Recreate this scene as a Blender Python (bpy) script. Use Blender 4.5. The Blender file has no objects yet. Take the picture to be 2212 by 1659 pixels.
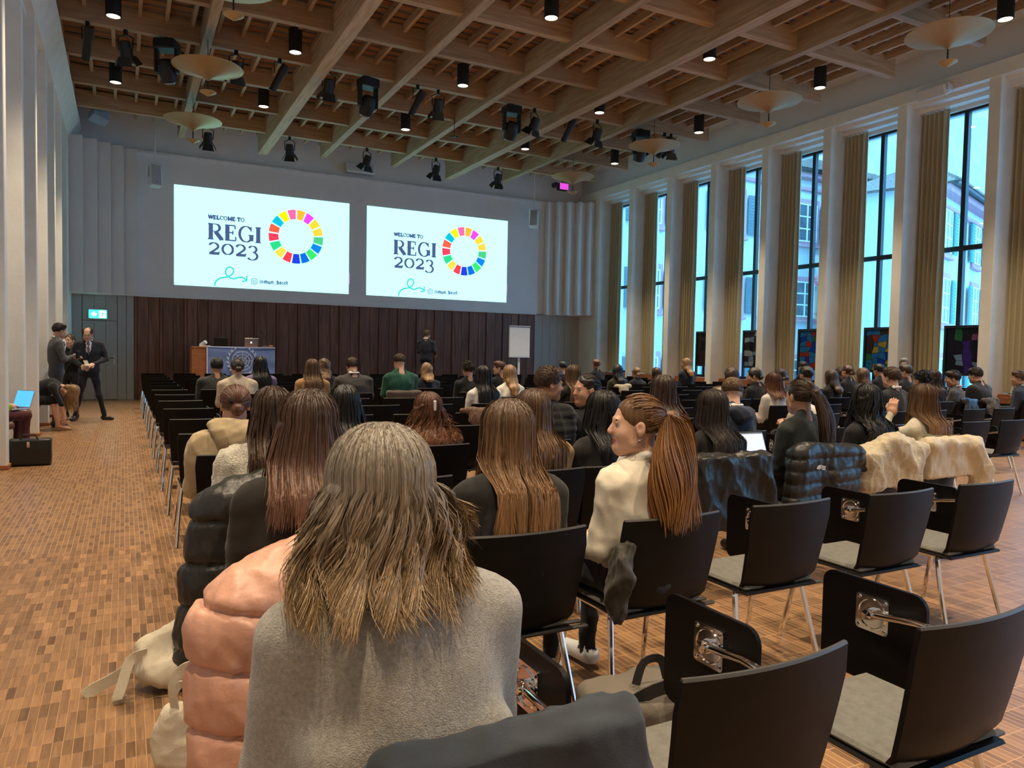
import bpy, bmesh, math, random
import numpy as np
from mathutils import Vector, Matrix, Euler

random.seed(7); np.random.seed(7)
scene = bpy.context.scene
COL = scene.collection
PI = math.pi
def R(a): return math.radians(a)

# ---------------------------------------------------------------- camera, sky, exposure
cam_d = bpy.data.cameras.new('camera'); cam = bpy.data.objects.new('camera', cam_d); COL.objects.link(cam)
cam_d.sensor_fit = 'HORIZONTAL'; cam_d.sensor_width = 36.0; cam_d.lens = 36.0 * 1607.0 / 2212.0
cam_d.clip_start = 0.05; cam_d.clip_end = 300
_rx = (0.8867443958570611, -0.4618756903017419, 0.01884736385771576)
_ry = (0.0030271274631513637, 0.046573384045939366, 0.9989102844589353)
_rz = (-0.4622501626991791, -0.8857210433352019, 0.04269684388550979)
cam.matrix_world = Matrix(((_rx[0], _ry[0], _rz[0], 0), (_rx[1], _ry[1], _rz[1], 0), (_rx[2], _ry[2], _rz[2], 1.45), (0, 0, 0, 1)))
scene.camera = cam

world = bpy.data.worlds.new('overcast_sky'); scene.world = world; world.use_nodes = True
bg = world.node_tree.nodes['Background']
bg.inputs[0].default_value = (0.22, 0.58, 1.0, 1); bg.inputs[1].default_value = 4.4

vs = scene.view_settings
vs.view_transform = 'Standard'; vs.look = 'None'; vs.gamma = 1.0; vs.use_curve_mapping = False
vs.exposure = 0.75
SPOT_POWER = 560.0

# ---------------------------------------------------------------- materials
MATS = {}
def new_mat(name):
    m = bpy.data.materials.new(name); m.use_nodes = True
    nt = m.node_tree; b = nt.nodes['Principled BSDF']
    return m, nt, b
def node(nt, t, **kw):
    n = nt.nodes.new(t)
    for k, v in kw.items():
        if k.startswith('i_'):
            n.inputs[k[2:].replace('_', ' ')].default_value = v
        else: setattr(n, k, v)
    return n
def surf(name, col, rough=0.6, metal=0.0, noise=0.08, scale=6.0, bump=0.0, bscale=60.0, stretch=(1, 1, 1), spec=0.5, sheen=0.0, coat=0.0, detail=4):
    """a plain coloured surface with slight procedural mottling and fine relief"""
    if name in MATS: return MATS[name]
    m, nt, b = new_mat(name)
    tc = node(nt, 'ShaderNodeTexCoord'); mp = node(nt, 'ShaderNodeMapping'); mp.inputs['Scale'].default_value = stretch
    nt.links.new(tc.outputs['Object'], mp.inputs['Vector'])
    n = node(nt, 'ShaderNodeTexNoise'); n.inputs['Scale'].default_value = scale; n.inputs['Detail'].default_value = detail
    nt.links.new(mp.outputs[0], n.inputs['Vector'])
    r = node(nt, 'ShaderNodeValToRGB')
    c0 = [max(0, c * (1 - noise)) for c in col]; c1 = [min(1, c * (1 + noise)) for c in col]
    r.color_ramp.elements[0].position = 0.3; r.color_ramp.elements[1].position = 0.7
    r.color_ramp.elements[0].color = (*c0, 1); r.color_ramp.elements[1].color = (*c1, 1)
    nt.links.new(n.outputs['Fac'], r.inputs['Fac']); nt.links.new(r.outputs['Color'], b.inputs['Base Color'])
    b.inputs['Roughness'].default_value = rough; b.inputs['Metallic'].default_value = metal
    b.inputs['Specular IOR Level'].default_value = spec
    if sheen: b.inputs['Sheen Weight'].default_value = sheen
    if coat: b.inputs['Coat Weight'].default_value = coat
    if bump:
        n2 = node(nt, 'ShaderNodeTexNoise'); n2.inputs['Scale'].default_value = bscale; n2.inputs['Detail'].default_value = 3
        nt.links.new(mp.outputs[0], n2.inputs['Vector'])
        bp = node(nt, 'ShaderNodeBump'); bp.inputs['Strength'].default_value = bump; bp.inputs['Distance'].default_value = 0.01
        nt.links.new(n2.outputs['Fac'], bp.inputs['Height']); nt.links.new(bp.outputs[0], b.inputs['Normal'])
    MATS[name] = m; return m
def emit(name, col, strength):
    if name in MATS: return MATS[name]
    m, nt, b = new_mat(name)
    b.inputs['Base Color'].default_value = (*[c * 0.3 for c in col], 1)
    b.inputs['Emission Color'].default_value = (*col, 1); b.inputs['Emission Strength'].default_value = strength
    MATS[name] = m; return m
def wood(name, c_dark, c_light, rough=0.5, axis=0, scale=9.0, spec=0.4):
    """wood grain stretched along one axis; each object gets its own tone"""
    if name in MATS: return MATS[name]
    m, nt, b = new_mat(name)
    tc = node(nt, 'ShaderNodeTexCoord'); mp = node(nt, 'ShaderNodeMapping'); s = [scale] * 3; s[axis] = scale * 0.07
    mp.inputs['Scale'].default_value = s
    oi = node(nt, 'ShaderNodeObjectInfo')
    ad = node(nt, 'ShaderNodeVectorMath', operation='ADD'); cm = node(nt, 'ShaderNodeCombineXYZ')
    mu = node(nt, 'ShaderNodeMath', operation='MULTIPLY'); mu.inputs[1].default_value = 37.0
    nt.links.new(oi.outputs['Random'], mu.inputs[0])
    for k in range(3): nt.links.new(mu.outputs[0], cm.inputs[k])
    nt.links.new(tc.outputs['Object'], ad.inputs[0]); nt.links.new(cm.outputs[0], ad.inputs[1]); nt.links.new(ad.outputs[0], mp.inputs['Vector'])
    n = node(nt, 'ShaderNodeTexNoise'); n.inputs['Scale'].default_value = 2.2; n.inputs['Detail'].default_value = 6; n.inputs['Distortion'].default_value = 0.6
    nt.links.new(mp.outputs[0], n.inputs['Vector'])
    r = node(nt, 'ShaderNodeValToRGB'); r.color_ramp.elements[0].position = 0.32; r.color_ramp.elements[1].position = 0.7
    r.color_ramp.elements[0].color = (*c_dark, 1); r.color_ramp.elements[1].color = (*c_light, 1)
    nt.links.new(n.outputs['Fac'], r.inputs['Fac'])
    hs = node(nt, 'ShaderNodeHueSaturation'); mr = node(nt, 'ShaderNodeMapRange')
    mr.inputs['To Min'].default_value = 0.86; mr.inputs['To Max'].default_value = 1.14
    nt.links.new(oi.outputs['Random'], mr.inputs['Value']); nt.links.new(mr.outputs[0], hs.inputs['Value'])
    nt.links.new(r.outputs['Color'], hs.inputs['Color']); nt.links.new(hs.outputs['Color'], b.inputs['Base Color'])
    b.inputs['Roughness'].default_value = rough; b.inputs['Specular IOR Level'].default_value = spec
    MATS[name] = m; return m
def cloth(col, rough=0.85, key=None, fine=True, sheen=0.15, noise=0.12):
    nm = 'cloth_%02x%02x%02x' % tuple(int(max(0, min(255, c * 255))) for c in col) + (key or '')
    return surf(nm, col, rough=rough, noise=noise, scale=18, bump=0.25 if fine else 0.0, bscale=420, sheen=sheen, spec=0.25)
def glass_mat(name='window_glass', tint=(0.86, 0.95, 1.0), refl=0.10):
    if name in MATS: return MATS[name]
    m = bpy.data.materials.new(name); m.use_nodes = True; nt = m.node_tree
    for n in list(nt.nodes): nt.nodes.remove(n)
    o = node(nt, 'ShaderNodeOutputMaterial'); mx = node(nt, 'ShaderNodeMixShader')
    t = node(nt, 'ShaderNodeBsdfTransparent'); t.inputs[0].default_value = (*tint, 1)
    g = node(nt, 'ShaderNodeBsdfGlossy'); g.inputs['Roughness'].default_value = 0.02
    mx.inputs[0].default_value = refl
    nt.links.new(t.outputs[0], mx.inputs[1]); nt.links.new(g.outputs[0], mx.inputs[2]); nt.links.new(mx.outputs[0], o.inputs[0])
    MATS[name] = m; return m

M_WALL = surf('white_plaster', (0.80, 0.77, 0.70), 0.85, noise=0.05, scale=3, bump=0.25, bscale=25)
M_FRONT = surf('grey_wall_panel', (0.80, 0.78, 0.77), 0.8, noise=0.03, scale=2, bump=0.05)
M_CEIL = surf('grey_ceiling_plaster', (0.66, 0.66, 0.66), 0.9, noise=0.03, scale=2)
M_DOOR = surf('grey_green_door_panel', (0.42, 0.43, 0.40), 0.7, noise=0.03)
M_BEAM_Y = wood('oak_beam_lengthwise', (0.38, 0.245, 0.135), (0.56, 0.40, 0.25), 0.6, axis=1)
M_BEAM_X = wood('oak_beam_crosswise', (0.36, 0.215, 0.115), (0.52, 0.35, 0.205), 0.6, axis=0)
M_SLAT = wood('oak_ceiling_slat', (0.26, 0.12, 0.055), (0.42, 0.22, 0.11), 0.65, axis=0)
M_WALNUT = wood('walnut_wall_panel', (0.115, 0.050, 0.034), (0.27, 0.130, 0.085), 0.45, axis=2, scale=7)
M_CHERRY = wood('cherry_wood', (0.26, 0.085, 0.03), (0.42, 0.16, 0.06), 0.45, axis=0)
M_BLACKPLY = surf('black_stained_plywood', (0.005, 0.0042, 0.004), 0.42, noise=0.3, scale=4, stretch=(1, 1, 6), spec=0.16)
M_BLACKMETAL = surf('matt_black_metal', (0.012, 0.012, 0.013), 0.5, spec=0.4)
M_CHROME = surf('polished_chrome', (0.82, 0.80, 0.78), 0.08, metal=1.0, noise=0.02)
M_ALU = surf('brushed_aluminium', (0.55, 0.55, 0.56), 0.35, metal=0.9, noise=0.04)
M_SEAT = surf('grey_felt_seat', (0.15, 0.145, 0.125), 0.95, noise=0.15, scale=40, bump=0.4, bscale=300)
M_FRAME = surf('black_window_frame', (0.012, 0.012, 0.014), 0.4)
M_CURTAIN = surf('olive_curtain_cloth', (0.52, 0.45, 0.29), 0.9, noise=0.06, scale=30, bump=0.2, bscale=200)
M_GLASS = glass_mat()
M_WHITEPLASTIC = surf('white_plastic', (0.72, 0.72, 0.72), 0.45)
M_PAPER = surf('flip_chart_paper', (0.80, 0.80, 0.78), 0.8, noise=0.02)
M_BRASS = surf('brushed_brass_disc', (0.50, 0.33, 0.15), 0.45, metal=0.55, noise=0.05)

# ---------------------------------------------------------------- mesh helpers
def shade(me, ang=None):
    for p in me.polygons: p.use_smooth = True
    if ang is not None:
        try: me.set_sharp_from_angle(angle=R(ang))
        except Exception: pass
def link(name, me, mat=None, parent=None, loc=(0, 0, 0), rz=0.0):
    o = bpy.data.objects.new(name, me); COL.objects.link(o)
    if mat is not None:
        if len(me.materials) == 0: me.materials.append(mat)
    o.location = loc; o.rotation_euler = (0, 0, rz)
    if parent is not None: o.parent = parent
    return o
def tag(o, label=None, cat=None, group=None, kind=None):
    if label: o['label'] = label
    if cat: o['category'] = cat
    if group: o['group'] = group
    if kind: o['kind'] = kind
    return o
def empty(name, loc=(0, 0, 0), rz=0.0):
    o = bpy.data.objects.new(name, None); COL.objects.link(o); o.location = loc; o.rotation_euler = (0, 0, rz)
    o.empty_display_size = 0.1
    return o
class MB:
    """collects simple shapes and links them as one mesh object"""
    def __init__(s): s.v = []; s.f = []; s.m = []
    def add(s, vs, fs, mi=0):
        n = len(s.v); s.v += [tuple(p) for p in vs]; s.f += [tuple(i + n for i in f) for f in fs]; s.m += [mi] * len(fs); return s
    def box(s, x0, x1, y0, y1, z0, z1, mi=0):
        vs = [(x, y, z) for z in (z0, z1) for y in (y0, y1) for x in (x0, x1)]
        return s.add(vs, [(0, 2, 3, 1), (4, 5, 7, 6), (0, 1, 5, 4), (2, 6, 7, 3), (0, 4, 6, 2), (1, 3, 7, 5)], mi)
    def rbox(s, x0, x1, y0, y1, z0, z1, b=0.01, mi=0):
        """box with chamfered edges"""
        b = min(b, (x1 - x0) * .49, (y1 - y0) * .49, (z1 - z0) * .49)
        bm = bmesh.new(); bmesh.ops.create_cube(bm, size=1)
        for v in bm.verts:
            v.co = Vector(((x0 + x1) / 2 + v.co.x * (x1 - x0), (y0 + y1) / 2 + v.co.y * (y1 - y0), (z0 + z1) / 2 + v.co.z * (z1 - z0)))
        bmesh.ops.bevel(bm, geom=bm.edges[:], offset=b, segments=1, affect='EDGES')
        bm.verts.index_update()
        s.add([v.co for v in bm.verts], [[v.index for v in f.verts] for f in bm.faces], mi); bm.free(); return s
    def prism(s, pts, axis, a0, a1, mi=0):
        """polygon pts in the plane normal to axis, extruded from a0 to a1"""
        def P(p, a):
            q = [0, 0, 0]; o = [i for i in range(3) if i != axis]; q[o[0]] = p[0]; q[o[1]] = p[1]; q[axis] = a; return tuple(q)
        n = len(pts); vs = [P(p, a0) for p in pts] + [P(p, a1) for p in pts]
        area = sum(pts[i][0] * pts[(i + 1) % n][1] - pts[(i + 1) % n][0] * pts[i][1] for i in range(n))
        flip = (area > 0) ^ (axis == 1)
        fs = [tuple(range(n - 1, -1, -1)) if flip else tuple(range(n)), tuple(range(n, 2 * n)) if flip else tuple(range(2 * n - 1, n - 1, -1))]
        for i in range(n):
            j = (i + 1) % n; fs.append((i, j, n + j, n + i) if flip else (j, i, n + i, n + j))
        return s.add(vs, fs, mi)
    def tube(s, pts, r, seg=8, mi=0, caps=True):
        pts = [Vector(p) for p in pts]; n = len(pts); rs = r if isinstance(r, (list, tuple)) else [r] * n
        vs = []; fs = []; prev = None
        for i, p in enumerate(pts):
            t = (pts[min(i + 1, n - 1)] - pts[max(i - 1, 0)]).normalized()
            if prev is None:
                a = Vector((0, 0, 1)) if abs(t.z) < .9 else Vector((1, 0, 0)); u = t.cross(a).normalized()
            else:
                u = (prev - t * prev.dot(t)).normalized()
            prev = u; w = t.cross(u)
            for k in range(seg):
                a = 2 * PI * k / seg; vs.append(p + (u * math.cos(a) + w * math.sin(a)) * rs[i])
        for i in range(n - 1):
            for k in range(seg):
                k2 = (k + 1) % seg; fs.append((i * seg + k, i * seg + k2, (i + 1) * seg + k2, (i + 1) * seg + k))
        if caps: fs.append(tuple(range(seg - 1, -1, -1))); fs.append(tuple((n - 1) * seg + k for k in range(seg)))
        return s.add(vs, fs, mi)
    def lathe(s, prof, seg=16, c=(0, 0, 0), axis=2, mi=0):
        vs = []; fs = []; n = len(prof)
        for k in range(seg):
            a = 2 * PI * k / seg
            for (r, h) in prof:
                q = (r * math.cos(a), r * math.sin(a), h)
                if axis == 1: q = (q[0], h, q[1])
                if axis == 0: q = (h, q[0], q[1])
                vs.append((q[0] + c[0], q[1] + c[1], q[2] + c[2]))
        for k in range(seg):
            k2 = (k + 1) % seg
            for i in range(n - 1):
                f = (k * n + i, k2 * n + i, k2 * n + i + 1, k * n + i + 1)
                fs.append(f[::-1] if axis == 1 else f)
        return s.add(vs, fs, mi)
    def mesh(s, name, smooth=None):
        me = bpy.data.meshes.new(name); me.from_pydata(s.v, [], s.f); me.update()
        if smooth is not None: shade(me, smooth)
        return me
    def build(s, name, mat, parent=None, smooth=None, loc=(0, 0, 0), rz=0.0):
        me = s.mesh(name, smooth)
        for mm in (mat if isinstance(mat, (list, tuple)) else [mat]): me.materials.append(mm)
        if any(s.m): me.polygons.foreach_set('material_index', s.m)
        return link(name, me, None, parent, loc, rz)
def copy_tree(o, parent=None):
    c = o.copy(); COL.objects.link(c); c.parent = parent
    for ch in list(o.children): copy_tree(ch, c)
    return c
# ================================================================ THE ROOM
XL, XR, YF, YB, ZCEIL = -1.19, 14.2, 22.2, -5.0, 7.6
def struct(o): o['kind'] = 'structure'; return o

# ---- floor: small wooden blocks with pale joints
TX, TY = 0.0335, 0.115
def floor_mat():
    m, nt, b = new_mat('wood_block_floor')
    tc = node(nt, 'ShaderNodeTexCoord'); sp = node(nt, 'ShaderNodeSeparateXYZ'); cb = node(nt, 'ShaderNodeCombineXYZ')
    nt.links.new(tc.outputs['Object'], sp.inputs[0])
    nt.links.new(sp.outputs['Y'], cb.inputs['X']); nt.links.new(sp.outputs['X'], cb.inputs['Y'])
    br = node(nt, 'ShaderNodeTexBrick'); br.offset = 0.0; br.squash = 1.0
    br.inputs['Scale'].default_value = 1.0; br.inputs['Brick Width'].default_value = TY; br.inputs['Row Height'].default_value = TX
    br.inputs['Mortar Size'].default_value = 0.0022; br.inputs['Mortar Smooth'].default_value = 0.3; br.inputs['Bias'].default_value = -0.1
    br.inputs['Color1'].default_value = (0.190, 0.102, 0.050, 1); br.inputs['Color2'].default_value = (0.345, 0.190, 0.088, 1)
    br.inputs['Mortar'].default_value = (0.52, 0.31, 0.15, 1)
    nt.links.new(cb.outputs[0], br.inputs['Vector'])
    n = node(nt, 'ShaderNodeTexNoise'); n.inputs['Scale'].default_value = 1.3; n.inputs['Detail'].default_value = 3
    nt.links.new(tc.outputs['Object'], n.inputs['Vector'])
    mx = node(nt, 'ShaderNodeMix', data_type='RGBA', blend_type='MULTIPLY'); mx.inputs['Factor'].default_value = 0.35
    rp = node(nt, 'ShaderNodeValToRGB'); rp.color_ramp.elements[0].color = (0.6, 0.6, 0.6, 1)
    nt.links.new(n.outputs['Fac'], rp.inputs['Fac'])
    nt.links.new(br.outputs['Color'], mx.inputs['A']); nt.links.new(rp.outputs['Color'], mx.inputs['B']); nt.links.new(mx.outputs['Result'], b.inputs['Base Color'])
    b.inputs['Roughness'].default_value = 0.36; b.inputs['Specular IOR Level'].default_value = 0.5
    return m
M_FLOOR = floor_mat()
floor = struct(MB().box(-2.2, 15.0, YB, 22.6, -0.12, -0.0015).build('floor', M_FLOOR))
M_TILES = [wood('floor_block_tone_%d' % i, tuple(c * f for c in (0.195, 0.104, 0.051)), tuple(c * f for c in (0.32, 0.176, 0.083)), 0.36, axis=1, scale=40, spec=0.5)
           for i, f in enumerate((0.55, 0.8, 0.95, 1.1, 1.3, 1.0))]
M_JOINT = surf('pale_floor_joint', (0.54, 0.32, 0.155), 0.5)
tile_me = []
for i in range(6):
    g = 0.0011
    me = MB().rbox(-TX / 2 + g, TX / 2 - g, -TY / 2 + g, TY / 2 - g, -0.0015, 0.0015, 0.0007).mesh('floor_block'); me.materials.append(M_TILES[i]); tile_me.append(me)
rng = random.Random(3)
def view_px(x, y, z):
    q = Vector((x, y, z - 1.45)); rx = Vector(_rx).dot(q); ry = Vector(_ry).dot(q); rz = -Vector(_rz).dot(q)
    return (1106 + 1607 * rx / rz, 829.5 - 1607 * ry / rz, rz) if rz > 0.05 else (-9999, -9999, rz)
cells = []
ix0, ix1 = int(-1.15 / TX), int(0.28 / TX); iy0, iy1 = int(2.3 / TY), int(6.0 / TY)
joints = MB().box(ix0 * TX, ix1 * TX, iy0 * TY, iy1 * TY, -0.0015, -0.0012)
for iy in range(iy0, iy1):
    for ix in range(ix0, ix1):
        cx, cy = (ix + .5) * TX, (iy + .5) * TY
        u, v, d = view_px(cx, cy, 0)
        cells.append((cy if -20 < u < 420 and v < 1690 else cy + 100, cx))
cells.sort()
rest = [MB() for _ in range(6)]
for n, (cy, cx) in enumerate(cells):
    if cy > 50: cy -= 100
    k = rng.choice((0, 1, 1, 2, 2, 3, 3, 4, 5, 5))
    if n < 300:
        o = link('floor_block', tile_me[k], None, floor); o.location = (cx, cy, 0)
    else:
        g = 0.0011
        rest[k].box(cx - TX / 2 + g, cx + TX / 2 - g, cy - TY / 2 + g, cy + TY / 2 - g, -0.0015, 0.0012)
for k in range(6): rest[k].build('floor_blocks', M_TILES[k], floor)['kind'] = 'stuff'
struct(joints.build('floor_joint', M_JOINT, floor))

# ---- timber ceiling
ceiling = struct(MB().box(-2.2, 15.0, YB, 22.6, ZCEIL, ZCEIL + 0.12).build('ceiling', M_CEIL))
for (x0, x1, zb) in ((1.26, 1.42, 6.9), (3.27, 3.51, 6.75), (4.97, 5.13, 6.9), (7.06, 7.22, 6.9), (8.80, 9.04, 6.75), (10.74, 10.90, 6.9)):
    MB().rbox(x0, x1, YB + 0.3, 21.6, zb, 7.34, 0.006).build('main_beam', M_BEAM_Y, ceiling)
for k in range(15):
    y = 20.40 - 1.75 * k
    if y > YB + 0.4: MB().rbox(-1.18, 13.46, y - 0.14, y, 7.0, 7.38, 0.006).build('cross_beam', M_BEAM_X, ceiling)
jme = MB().rbox(-0.032, 0.032, YB + 0.3, 21.75, 7.255, 7.41, 0.004).mesh('joist'); jme.materials.append(M_BEAM_Y)
for k in range(34):
    x = -1.02 + 0.43 * k
    if x < 13.3: o = link('joist', jme, None, ceiling); o.location.x = x
sme = MB().rbox(-1.18, 13.30, -0.085, 0.085, 7.41, 7.435, 0.003).mesh('slat'); sme.materials.append(M_SLAT)
for k in range(90):
    y = 21.5 - 0.285 * k
    if y > YB + 0.3: o = link('slat', sme, None, ceiling); o.location.y = y

# ---- right wall: piers, stepped lintel, windows, curtains
wall_right = struct(MB().box(XR + 0.1, 15.25, YB, 22.6, 6.88, ZCEIL).build('wall_right', M_CEIL))
lint = [(XR - 0.05, 6.92), (XR - 0.05, 6.66), (14.36, 6.66), (14.36, 6.585), (14.58, 6.585), (14.58, 6.51), (14.80, 6.51), (14.80, 6.44), (15.25, 6.44), (15.25, 6.92)]
MB().prism(lint, 1, YB, 22.2).build('lintel', M_WALL, wall_right)
MB().box(14.72, 15.25, YB, 22.2, 0, 0.80).build('sill_wall', M_WALL, wall_right)
MB().rbox(14.52, 15.2, YB, 21.2, 0.80, 0.84, 0.008).build('window_sill', M_CHERRY, wall_right)
MB().rbox(14.50, 14.72, YB, 21.2, 0.05, 0.80, 0.008).build('radiator_cover', M_CHERRY, wall_right)
NEAR = [21.05 - 1.844 * k for k in range(14)]
for k, yn in enumerate(NEAR):
    MB().rbox(XR, 15.25, yn, yn + 0.22, 0, 6.7, 0.008).build('pier', M_WALL, wall_right)
MB().box(XR, 15.25, 21.27, 22.6, 0, 6.7).build('corner_wall', M_WALL, wall_right)
pal = {'blue': (0.02, 0.10, 0.75), 'azure': (0.05, 0.35, 0.85), 'white': (0.75, 0.8, 0.85), 'red': (0.65, 0.06, 0.03), 'yellow': (0.8, 0.6, 0.1), 'green': (0.06, 0.35, 0.12), 'purple': (0.12, 0.05, 0.45), 'brown': (0.10, 0.06, 0.05), 'pink': (0.55, 0.18, 0.35), 'dark': (0.03, 0.03, 0.05), 'sky': (0.35, 0.6, 0.85)}
def stained(c):
    nm = 'stained_glass_' + c
    if nm in MATS: return MATS[nm]
    m = bpy.data.materials.new(nm); m.use_nodes = True; nt = m.node_tree; b = nt.nodes['Principled BSDF']
    b.inputs['Base Color'].default_value = (*pal[c], 1); b.inputs['Roughness'].default_value = 0.25
    o = nt.nodes['Material Output']; mx = node(nt, 'ShaderNodeMixShader'); t = node(nt, 'ShaderNodeBsdfTransparent'); t.inputs[0].default_value = (*[min(1, x * 1.2) for x in pal[c]], 1)
    mx.inputs[0].default_value = 0.7; nt.links.new(b.outputs[0], mx.inputs[1]); nt.links.new(t.outputs[0], mx.inputs[2]); nt.links.new(mx.outputs[0], o.inputs[0])
    MATS[nm] = m; return m
PANEL_ART = {3: ('brown', 'dark', 'brown', 'dark', 'brown', 'white', 'brown', 'dark', 'dark', 'brown'), 4: ('brown', 'white', 'brown', 'dark', 'sky', 'brown', 'brown', 'dark', 'brown', 'white'),
             5: ('azure', 'blue', 'azure', 'green', 'azure', 'red', 'blue', 'green', 'azure', 'purple'), 6: ('brown', 'azure', 'green', 'red', 'azure', 'white', 'yellow', 'azure', 'brown', 'blue'),
             7: ('pink', 'purple', 'green', 'white', 'purple', 'dark', 'sky', 'purple', 'dark', 'dark')}
PANEL_TXT = {3: 'dark framed stained glass panel in deep brown hanging before the slim window', 4: 'dark framed stained glass panel in brown and white before a window', 5: 'dark framed stained glass panel in bright blue before a window',
             6: 'dark framed stained glass panel in azure, red and green before a window', 7: 'large dark framed stained glass panel with a purple robed shape before a window'}
def curtain_mesh(w, z0, z1):
    n = 44; rows = 7; vs = []; fs = []
    for r_ in range(rows):
        z = z0 + (z1 - z0) * r_ / (rows - 1)
        for i in range(n):
            t = i / (n - 1); a = t * 2 * PI * 5.5 + 0.35 * math.sin(t * 9 + r_ * .5)
            vs.append((0.055 * math.sin(a) + 0.012 * math.sin(3.1 * a + r_), -w * t + 0.012 * math.cos(a), z))
    for r_ in range(rows - 1):
        for i in range(n - 1): fs.append((r_ * n + i, r_ * n + i + 1, (r_ + 1) * n + i + 1, (r_ + 1) * n + i))
    me = bpy.data.meshes.new('curtain'); me.from_pydata(vs, [], fs); me.update(); shade(me); me.materials.append(M_CURTAIN); return me
cme = curtain_mesh(0.57, 0.86, 6.50)
wn = 0
for k in range(12):
    ya, yb = NEAR[k + 1] + 0.22, NEAR[k]       # opening
    wn += 1
    w = struct(empty('window_%d' % wn, (14.92, (ya + yb) / 2, 0.84)))
    h = (yb - ya) / 2; zt = 6.44 - 0.84; ztr = 3.70 - 0.84
    f = MB(); f.box(-0.04, 0.05, -h, -h + 0.06, 0, zt); f.box(-0.04, 0.05, h - 0.06, h, 0, zt); f.box(-0.04, 0.05, -h, h, zt - 0.05, zt); f.box(-0.04, 0.05, -h, h, 0, 0.07)
    f.build('window_frame', M_FRAME, w)
    MB().rbox(-0.05, 0.06, -0.045, 0.045, 0.05, zt, 0.006).build('mullion', M_FRAME, w)
    MB().rbox(-0.045, 0.055, -h, h, ztr - 0.05, ztr + 0.05, 0.006).build('transom', M_FRAME, w)
    for (a, b_) in ((-h + 0.05, -0.04), (0.04, h - 0.05)):
        for (c, d) in ((0.06, ztr - 0.05), (ztr + 0.05, zt - 0.04)):
            MB().box(-0.004, 0.004, a, b_, c, d).build('pane', M_GLASS, w)
    c = link('curtain', cme, None, None, (14.68, NEAR[k] + 0.0, 0)); c.rotation_euler = (0, 0, 0)
    if (k + 1) in PANEL_ART: tag(c, 'olive pleated curtain at the window with the ' + {3: 'deep brown', 4: 'brown and white', 5: 'bright blue', 6: 'azure, red and green', 7: 'purple robed'}[k + 1] + ' glass panel', 'curtain', 'olive window curtains')
    else: tag(c, 'olive pleated curtain at a hall window without stained glass', 'curtain', 'olive window curtains')
    if (k + 1) in PANEL_ART:
        pk = k + 1; cols = PANEL_ART[pk]
        y0, y1, z0, z1 = ya + 0.06, (ya + yb) / 2 + 0.17, 1.20, 2.15
        t = empty('stained_glass_panel', (14.74, y0, 0.84)); tag(t, PANEL_TXT[pk], 'glass panel')
        W, H0, H1 = y1 - y0, z0 - .84, z1 - .84
        f = MB(); f.box(-.03, .03, 0, .05, 0, H1); f.box(-.03, .03, W - .05, W, 0, H1); f.box(-.03, .03, .05, W - .05, H1 - .05, H1); f.box(-.03, .03, .05, W - .05, H0 - .05, H0)
        f.build('frame', M_FRAME, t)
        rg = random.Random(pk); nx, nz = 5, 7; G = {}
        for i in range(nx + 1):
            for j in range(nz + 1):
                G[i, j] = (.05 + (W - .1) * (i + (rg.uniform(-.3, .3) if 0 < i < nx else 0)) / nx, H0 + (H1 - .05 - H0) * (j + (rg.uniform(-.3, .3) if 0 < j < nz else 0)) / nz)
        for i in range(nx):
            for j in range(nz):
                pts = [G[i, j], G[i + 1, j], G[i + 1, j + 1], G[i, j + 1]]
                cx = sum(p[0] for p in pts) / 4; cz = sum(p[1] for p in pts) / 4
                pts = [(cx + (p[0] - cx) * .93, cz + (p[1] - cz) * .93) for p in pts]
                if pk == 7: cc = ('purple' if i in (2,) and j < 5 else 'pink' if j == 5 and i == 1 else 'sky' if (i == 3 and j in (1, 2)) or (i == 1 and j == 1) else 'green' if j > 4 and i == 3 else 'white' if j == 4 and i == 2 else 'dark')
                else: cc = rg.choice(cols)
                MB().prism(pts, 0, -.006, .006).build('glass_piece', stained(cc), t)
        MB().box(-.004, .004, .05, W - .05, H0, H1 - .05).build('lead_lattice', stained('dark'), t)

# ---- left wall: piers with deep niches and a canted cornice
wall_left = struct(MB().box(-2.2, -1.85, YB, 22.6, 0, ZCEIL).build('wall_left', M_WALL))
MB().prism([(-1.19, 6.47), (-0.95, 6.94), (-1.85, 7.0), (-1.85, 6.47)], 1, YB, 22.2).build('cornice', M_WALL, wall_left)
for k in range(-8, 7):
    y = 10.15 + 1.75 * k
    if y < YB: continue
    MB().rbox(-1.85, XL, y, y + 0.2, 0, 6.48, 0.008).build('pier', M_WALL, wall_left)
    MB().rbox(-1.85, XL + 0.02, y - 0.02, y + 0.22, 0, 0.05, 0.006).build('pier_base', M_CHERRY, wall_left)
MB().prism([(-1.85, 6.10), (-1.66, 6.10), (-1.66, 6.23), (-1.48, 6.23), (-1.48, 6.36), (-1.30, 6.36), (-1.30, 6.48), (-1.85, 6.48)], 1, YB, 22.2).build('stepped_lintel', M_WALL, wall_left)
wall_back = struct(MB().box(-2.2, 15.25, YB - 0.2, YB, 0, ZCEIL).build('wall_back', M_WALL))

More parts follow.
